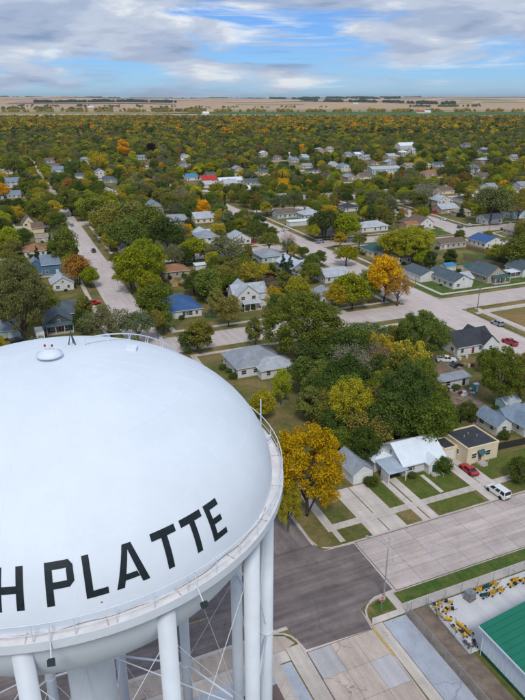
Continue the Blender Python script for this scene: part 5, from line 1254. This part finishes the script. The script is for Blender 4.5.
car('navy blue pickup parked beside the fenced lawn', gp(433, 256), .3, 'pickup', ('navy', (.02, .04, .10)))
car('sky blue sedan parked beside the cream teal-roofed shed', gp(461, 270), .5, 'sedan', ('sky', (.06, .20, .38)))
car('maroon car parked in front of the white bungalow on the third street', gp(363, 236, RT), 0, 'sedan', ('maroon', (.16, .02, .03)))
car('black sports car parked behind the black-roofed house', gp(456, 367), .1, 'coupe', ('black', (.015, .016, .02)))
car('white pickup parked beside the low white board fence', gp(446, 362), -.5, 'pickup', ('white', (.72, .73, .74)))
for k, (x, y, kd, c_, lab) in enumerate([(72, 226, 'sedan', ('silver', (.30, .33, .37)), 'silver car parked far up the straight street'), (285, 231, 'sedan', ('white', (.72, .73, .74)), 'white car outside the long low carport building'), (392, 186, 'suv', ('white', (.72, .73, .74)), 'white suv on the side street past the third street'), (320, 243, 'van', ('silver', (.30, .33, .37)), 'silver van parked on the third street'), (460, 228, 'suv', ('slate', (.05, .08, .09)), 'dark grey suv crossing the wide street'),
                                          (515, 236, 'sedan', ('silver', (.30, .33, .37)), 'silver sedan at the end of the wide street'), (455, 205, 'sedan', ('maroon', (.16, .02, .03)), 'maroon sedan beyond the small tan cottage'), (100, 240, 'sedan', ('white', (.72, .73, .74)), 'white car at the kerb of the straight street')]):
    car(lab, gp(x, y, RT), V90 if k in (0, 7) else .1 * k, kd, c_)
CC = [('white', (.72, .73, .74)), ('silver', (.30, .33, .37)), ('black', (.015, .016, .02)), ('maroon', (.16, .02, .03)), ('navy', (.02, .04, .10)), ('slate', (.05, .08, .09)), ('scarlet', (.50, .015, .02))]
KW = {'sedan': 'sedan', 'suv': 'suv', 'pickup': 'pickup', 'van': 'van'}; cused = set()
for (u, v, row) in dcars[:40]:
    kd, c_ = ir0.choice(['sedan', 'suv', 'pickup', 'van', 'sedan']), ir0.choice(CC)
    for level in (0, 1, 2):
        lab = '%s %s parked in a drive %s' % (c_[0], KW[kd], near_words(u, v, level))
        if lab not in cused and len(lab.split()) <= 16: break
    cused.add(lab); car(lab, (u, v, GZ + .05), V90 if row == 0 else -V90, kd, c_, 'cars parked in the drives further back')
# --- white box trailer, covered boat, kayaks of junk
tr = thing('box_trailer', 'white box trailer parked beside the dark green gabled house', 'trailer', gp(40, 338), V90 + .03)
MB().box(-3.4, -1.2, .55, 2.6, 1.2, 2.75).build('box', M('trailer_white', (.66, .67, .68), .5, .06, 1), tr); MB().box(-3.44, -1.1, .65, -3.4, 1.1, 2.6).build('rear_door', TRIM, tr)
MB().tube([(2.6, -.5, .6), (3.9, 0, .55), (2.6, .5, .6)], .05, 6).build('drawbar', GALV, tr)
for s in (-1, 1):
    wl = put('wheel', WHEEL[0], tr, (-.6, s * 1.12, .335)); wl.rotation_euler = (-s * math.pi / 2, 0, 0); put('rim', WHEEL[1], wl)
bt = thing('boat', 'small boat with a rust-orange cover on a trailer by the two-door garage', 'boat', gp(441, 282), .15)
hull = MB(); SC = [(-2.4, .85, .95), (-1, .95, .95), (.8, .85, 1.0), (2.0, .45, 1.1), (2.6, .04, 1.2)]
for x, ww, z1 in SC: hull.v += [(x, -ww, z1), (x, -ww * .75, .55), (x, 0, .40), (x, ww * .75, .55), (x, ww, z1)]
hull.f += [(k * 5 + i, k * 5 + i + 1, k * 5 + 6 + i, k * 5 + 5 + i) for k in range(4) for i in range(4)] + [(0, 1, 2, 3, 4)]; hull.build('hull', TRIM, bt)
cov = MB()
for x, ww, z1 in SC: cov.v += [(x, -ww - .02, z1 - .05), (x, -ww * .5, z1 + .22), (x, 0, z1 + .35), (x, ww * .5, z1 + .22), (x, ww + .02, z1 - .05)]
cov.f += [(k * 5 + i, k * 5 + 5 + i, k * 5 + 6 + i, k * 5 + i + 1) for k in range(4) for i in range(4)] + [(4, 3, 2, 1, 0)]; cov.build('cover', M('rust_tarp', (.28, .09, .04), .8, .2, 2), bt)
for s in (-1, 1):
    wl = put('wheel', WHEEL[0], bt, (-.8, s * .95, .3)); wl.rotation_euler = (-s * math.pi / 2, 0, 0); put('rim', WHEEL[1], wl)
MB().tube([(-2, -.5, .42), (2, -.3, .42), (3.4, 0, .5), (2, .3, .42), (-2, .5, .42)], .05, 6).build('trailer_frame', GALV, bt)

# ================================================================ YARD EQUIPMENT AND SMALL THINGS
YM = M('implement_yellow', (.62, .36, .015), .5, .15, 3); BM_ = M('implement_black', (.02, .02, .022), .6, .3, 3)
def implement(label, x, y, rz, s=1.0, kind=0, body=None):
    u, v = (x, y); o = thing('snow_plough_attachment' if kind else 'hitch_implement', label, 'implement', (u, v, GZ + .04), rz, None); o.scale = (s, s, s); bm__ = body or YM
    MB().box(-.9, -.06, .28, .9, .06, .42).box(-.06, -.55, .28, .06, .55, .42).build('frame', bm__, o)
    if kind:
        sec = [(.35 + .18 * math.cos(R(a)), .38 + .38 * math.sin(R(a))) for a in range(-80, 81, 20)]; sec += [(p[0] - .05, p[1]) for p in reversed(sec)]
        MB().prism(sec, -.95, .95, 'x').build('blade', bm__, o); MB().box(-.8, .52, 0, .8, .6, .1).build('cutting_edge', BM_, o)
    else:
        MB().lathe([(0, .9), (.22, .86), (.3, .55), (.26, .4), (0, .4)], 10).build('hopper', bm__, o, (-.45, 0, 0)); MB().box(.2, -.3, .42, .75, .3, .78).build('engine_box', BM_, o)
    for a, b_ in ((-.7, -.4), (-.7, .4), (.65, 0)):
        w_ = MB().lathe([(0, -.07), (.2, -.07), (.24, 0), (.2, .07), (0, .07)], 12).build('wheel', BM_, o, (a, b_, .24)); w_.rotation_euler = (V90, 0, 0)
    MB().tube([(.9, 0, .35), (1.35, 0, .4), (1.55, 0, .75)], .04, 6).build('drawbar', BM_, o)
ir = random.Random(4); words4 = ['with its drawbar raised', 'with a black engine box', 'pushed against the fence', 'turned sideways', 'next to the slab edge', 'beside its twin']
lay = [(51.9, 56.6), (53.1, 56.8), (54.3, 56.6), (51.7, 55.3), (52.9, 55.4), (52.2, 54.2), (53.6, 55.4)]
for k, (x, y) in enumerate(lay): implement('yellow wheeled implement in the clutter by the yard corner', x, y, ir.uniform(0, 6.28), .72, k % 2); 
lay2 = [(51.9, 52.2), (53.2, 52.4), (52.3, 50.9), (53.4, 51.0)]
for k, (x, y) in enumerate(lay2): implement('yellow implement in the small cluster beside the green-roofed building', x, y, V90 + ir.uniform(-.3, .3), .72, k % 2)
for k, (x, y) in enumerate([(51.6, 49.3), (52.6, 49.0)]): implement('dark rusty implement against the corner of the green-roofed building', x, y, ir.uniform(0, 6.28), .7, 0, M('rusty_iron', (.06, .035, .025), .8, .3, 3))
for k in range(6): implement(('yellow' if k % 3 else 'teal') + ' plough attachment in the row along the fence', 60.2 + (k // 2) * 1.5, 55.4 + (k % 2) * 1.3, ir.uniform(-.2, .2), .8, 1, YM if k % 3 else M('implement_teal', (.02, .10, .11), .5, .1))
for k in range(3): implement('yellow implement at the far end of the yard row', 65.6 + k * 1.2, 55.6 + (k % 2) * .5, ir.uniform(-.3, .3), .8, k % 2)
for c in [o for o in C.objects if o.parent is None and o.get('category') == 'implement']: c['group'] = 'implements parked in the yard'
ps = thing('block_stack', 'grey stack of concrete blocks on a pallet in the yard', 'block stack', (57.8, 56.1, GZ + .04), .2)
MB().box(-.75, -.65, 0, .75, .65, .14).build('pallet', WOODF, ps); blm = MB().box(-.23, -.10, 0, .23, .10, .2).mesh('block', M('concrete_block', (.22, .23, .24), .9, .2, 4, rnd=.2))
for zz in range(6):
    for xx in range(3):
        for yy in range(5): put('block', blm, ps, (-.48 + xx * .48 + ir.uniform(-.01, .01), -.44 + yy * .22, .145 + zz * .204), ir.uniform(-.03, .03))
# wheelie bins, playhouses, portable toilet, junk by the workshop
def bin_(label, x, y, m):
    o = thing('wheelie_bin', label, 'bin', gp(x, y, GZ), .2)
    MB().add([(-.25, -.28, .05), (.25, -.28, .05), (.25, .28, .05), (-.25, .28, .05), (-.3, -.36, .95), (.3, -.36, .95), (.3, .36, .95), (-.3, .36, .95)], [(3, 2, 1, 0), (0, 1, 5, 4), (1, 2, 6, 5), (2, 3, 7, 6), (3, 0, 4, 7), (4, 5, 6, 7)]).build('body', m, o)
    MB().prism([(-.4, .95), (-.4, 1.0), (.42, 1.08), (.42, .95)], -.33, .33, 'x').build('lid', m, o)
    for s in (-.22, .22): w_ = MB().lathe([(0, -.03), (.1, -.03), (.1, .03), (0, .03)], 10).build('wheel', RUBBER, o, (s, .32, .1)); w_.rotation_euler = (0, V90, 0)
bin_('bright green bin beside the white two-storey house', 254, 310, M('bin_green', (.02, .28, .12), .5)); bin_('blue recycling bin near the teal hip-roofed house', 384, 302, M('bin_blue', (.02, .10, .28), .5))
for x, wn, c_, lab in ((172, 'gold', (.50, .30, .06), 'yellow wooden playhouse in front of the tan house'), (182.5, 'pink', (.52, .34, .28), 'pink wooden playhouse in front of the tan house')):
    WALL['play_' + wn] = wallm('play_' + wn, c_); o, b_ = house(lab, (x, 287), 2.6, 2.6, 1.5, 'gy', 1.1, 'play_' + wn, 'tan', None, 'playhouse', 'playhouse', .15, False, None, sight=False)
    window(o, b_, 'S', .5, .5, .6, .6)
pt = thing('portable_toilet', 'turquoise portable toilet at the end of the low workshop', 'portable toilet', gp(475, 392, GZ), 0)
TQ = M('turquoise_plastic', (.05, .38, .45), .45); MB().box(-.6, -.6, 0, .6, .6, 2.1).build('cabin', TQ, pt); MB().prism([(-.64, 2.1), (-.5, 2.3), (.5, 2.3), (.64, 2.1)], -.64, .64, 'x').build('roof', TRIM, pt); MB().box(-.4, -.64, .12, .4, -.6, 1.95).build('door', TRIM, pt)
JK = [M('junk_cardboard', (.36, .22, .13), .9, .2, 3), M('junk_grey', (.25, .26, .27), .8, .2, 3), M('junk_white', (.55, .55, .53), .7, .1, 3), M('junk_blue', (.06, .13, .22), .6, .2, 3), M('junk_red', (.15, .035, .03), .6, .2, 3)]
JN = ['brown', 'grey', 'white', 'dark blue', 'red']
for k in range(34):
    c_ = ir.choice([0, 0, 1, 1, 2, 2, 3, 0, 4]) ; x, y = [(ir.uniform(449, 474), ir.uniform(391, 398)), (ir.uniform(452, 472), ir.uniform(358, 370)), (ir.uniform(447, 462), ir.uniform(400, 412))][0 if k < 18 else 1 if k < 28 else 2]
    a, b_, h_ = ir.uniform(.2, .55), ir.uniform(.2, .5), ir.uniform(.25, .8)
    o = thing('storage_crate', '%s crate in the clutter %s' % (JN[c_], 'in front of the low white workshop' if k < 18 else 'behind the black-roofed house' if k < 28 else 'in the dirt yard by the black fence'), 'crate', gp(x, y, GZ + .02), ir.uniform(0, 3), 'clutter in the back yards')
    MB().box(-a, -b_, 0, a, b_, h_).build('box', JK[c_], o); MB().box(-a - .04, -b_ - .04, h_, a + .04, b_ + .04, h_ + .07).build('lid', JK[c_], o)
mo = thing('ride_on_mower', 'red ride-on mower left in the dirt yard', 'mower', gp(452, 408, GZ + .02), .6)
MB().box(-.2, -.35, .35, .8, .35, .75).build('bonnet', JK[4], mo); MB().box(-.8, -.3, .5, -.3, .3, .62).box(-.85, -.3, .6, -.75, .3, 1.0).build('seat', RUBBER, mo); MB().box(-.7, -.6, .12, .3, .6, .3).build('deck', JK[4], mo); MB().tube([(-.1, 0, .75), (-.2, 0, 1.05)], .03, 6).build('steering_column', RUBBER, mo)
for x, y, r_ in ((-.6, -.4, 1), (-.6, .4, 1), (.6, -.35, .75), (.6, .35, .75)): w_ = MB().lathe([(0, -.1), (.24 * r_, -.1), (.28 * r_, 0), (.24 * r_, .1), (0, .1)], 12).build('wheel', RUBBER, mo, (x, y, .28 * r_)); w_.rotation_euler = (V90, 0, 0)

# ================================================================ AIR
hz = MB().box(-27000, -27000, -2, 27000, 27000, 190).build('haze', None); hz['kind'] = 'stuff'; hz['label'] = 'thin bluish autumn haze over the plain'; hz['category'] = 'haze'
hm = bpy.data.materials.new('thin_haze'); hm.use_nodes = True; t = hm.node_tree; t.nodes.remove(t.nodes['Principled BSDF'])
pv = N(t, 'ShaderNodeVolumePrincipled'); pv.inputs['Color'].default_value = (.66, .80, .97, 1); pv.inputs['Density'].default_value = 3.0e-5; pv.inputs['Anisotropy'].default_value = .2
t.links.new(pv.outputs[0], t.nodes['Material Output'].inputs['Volume']); hz.data.materials.append(hm)
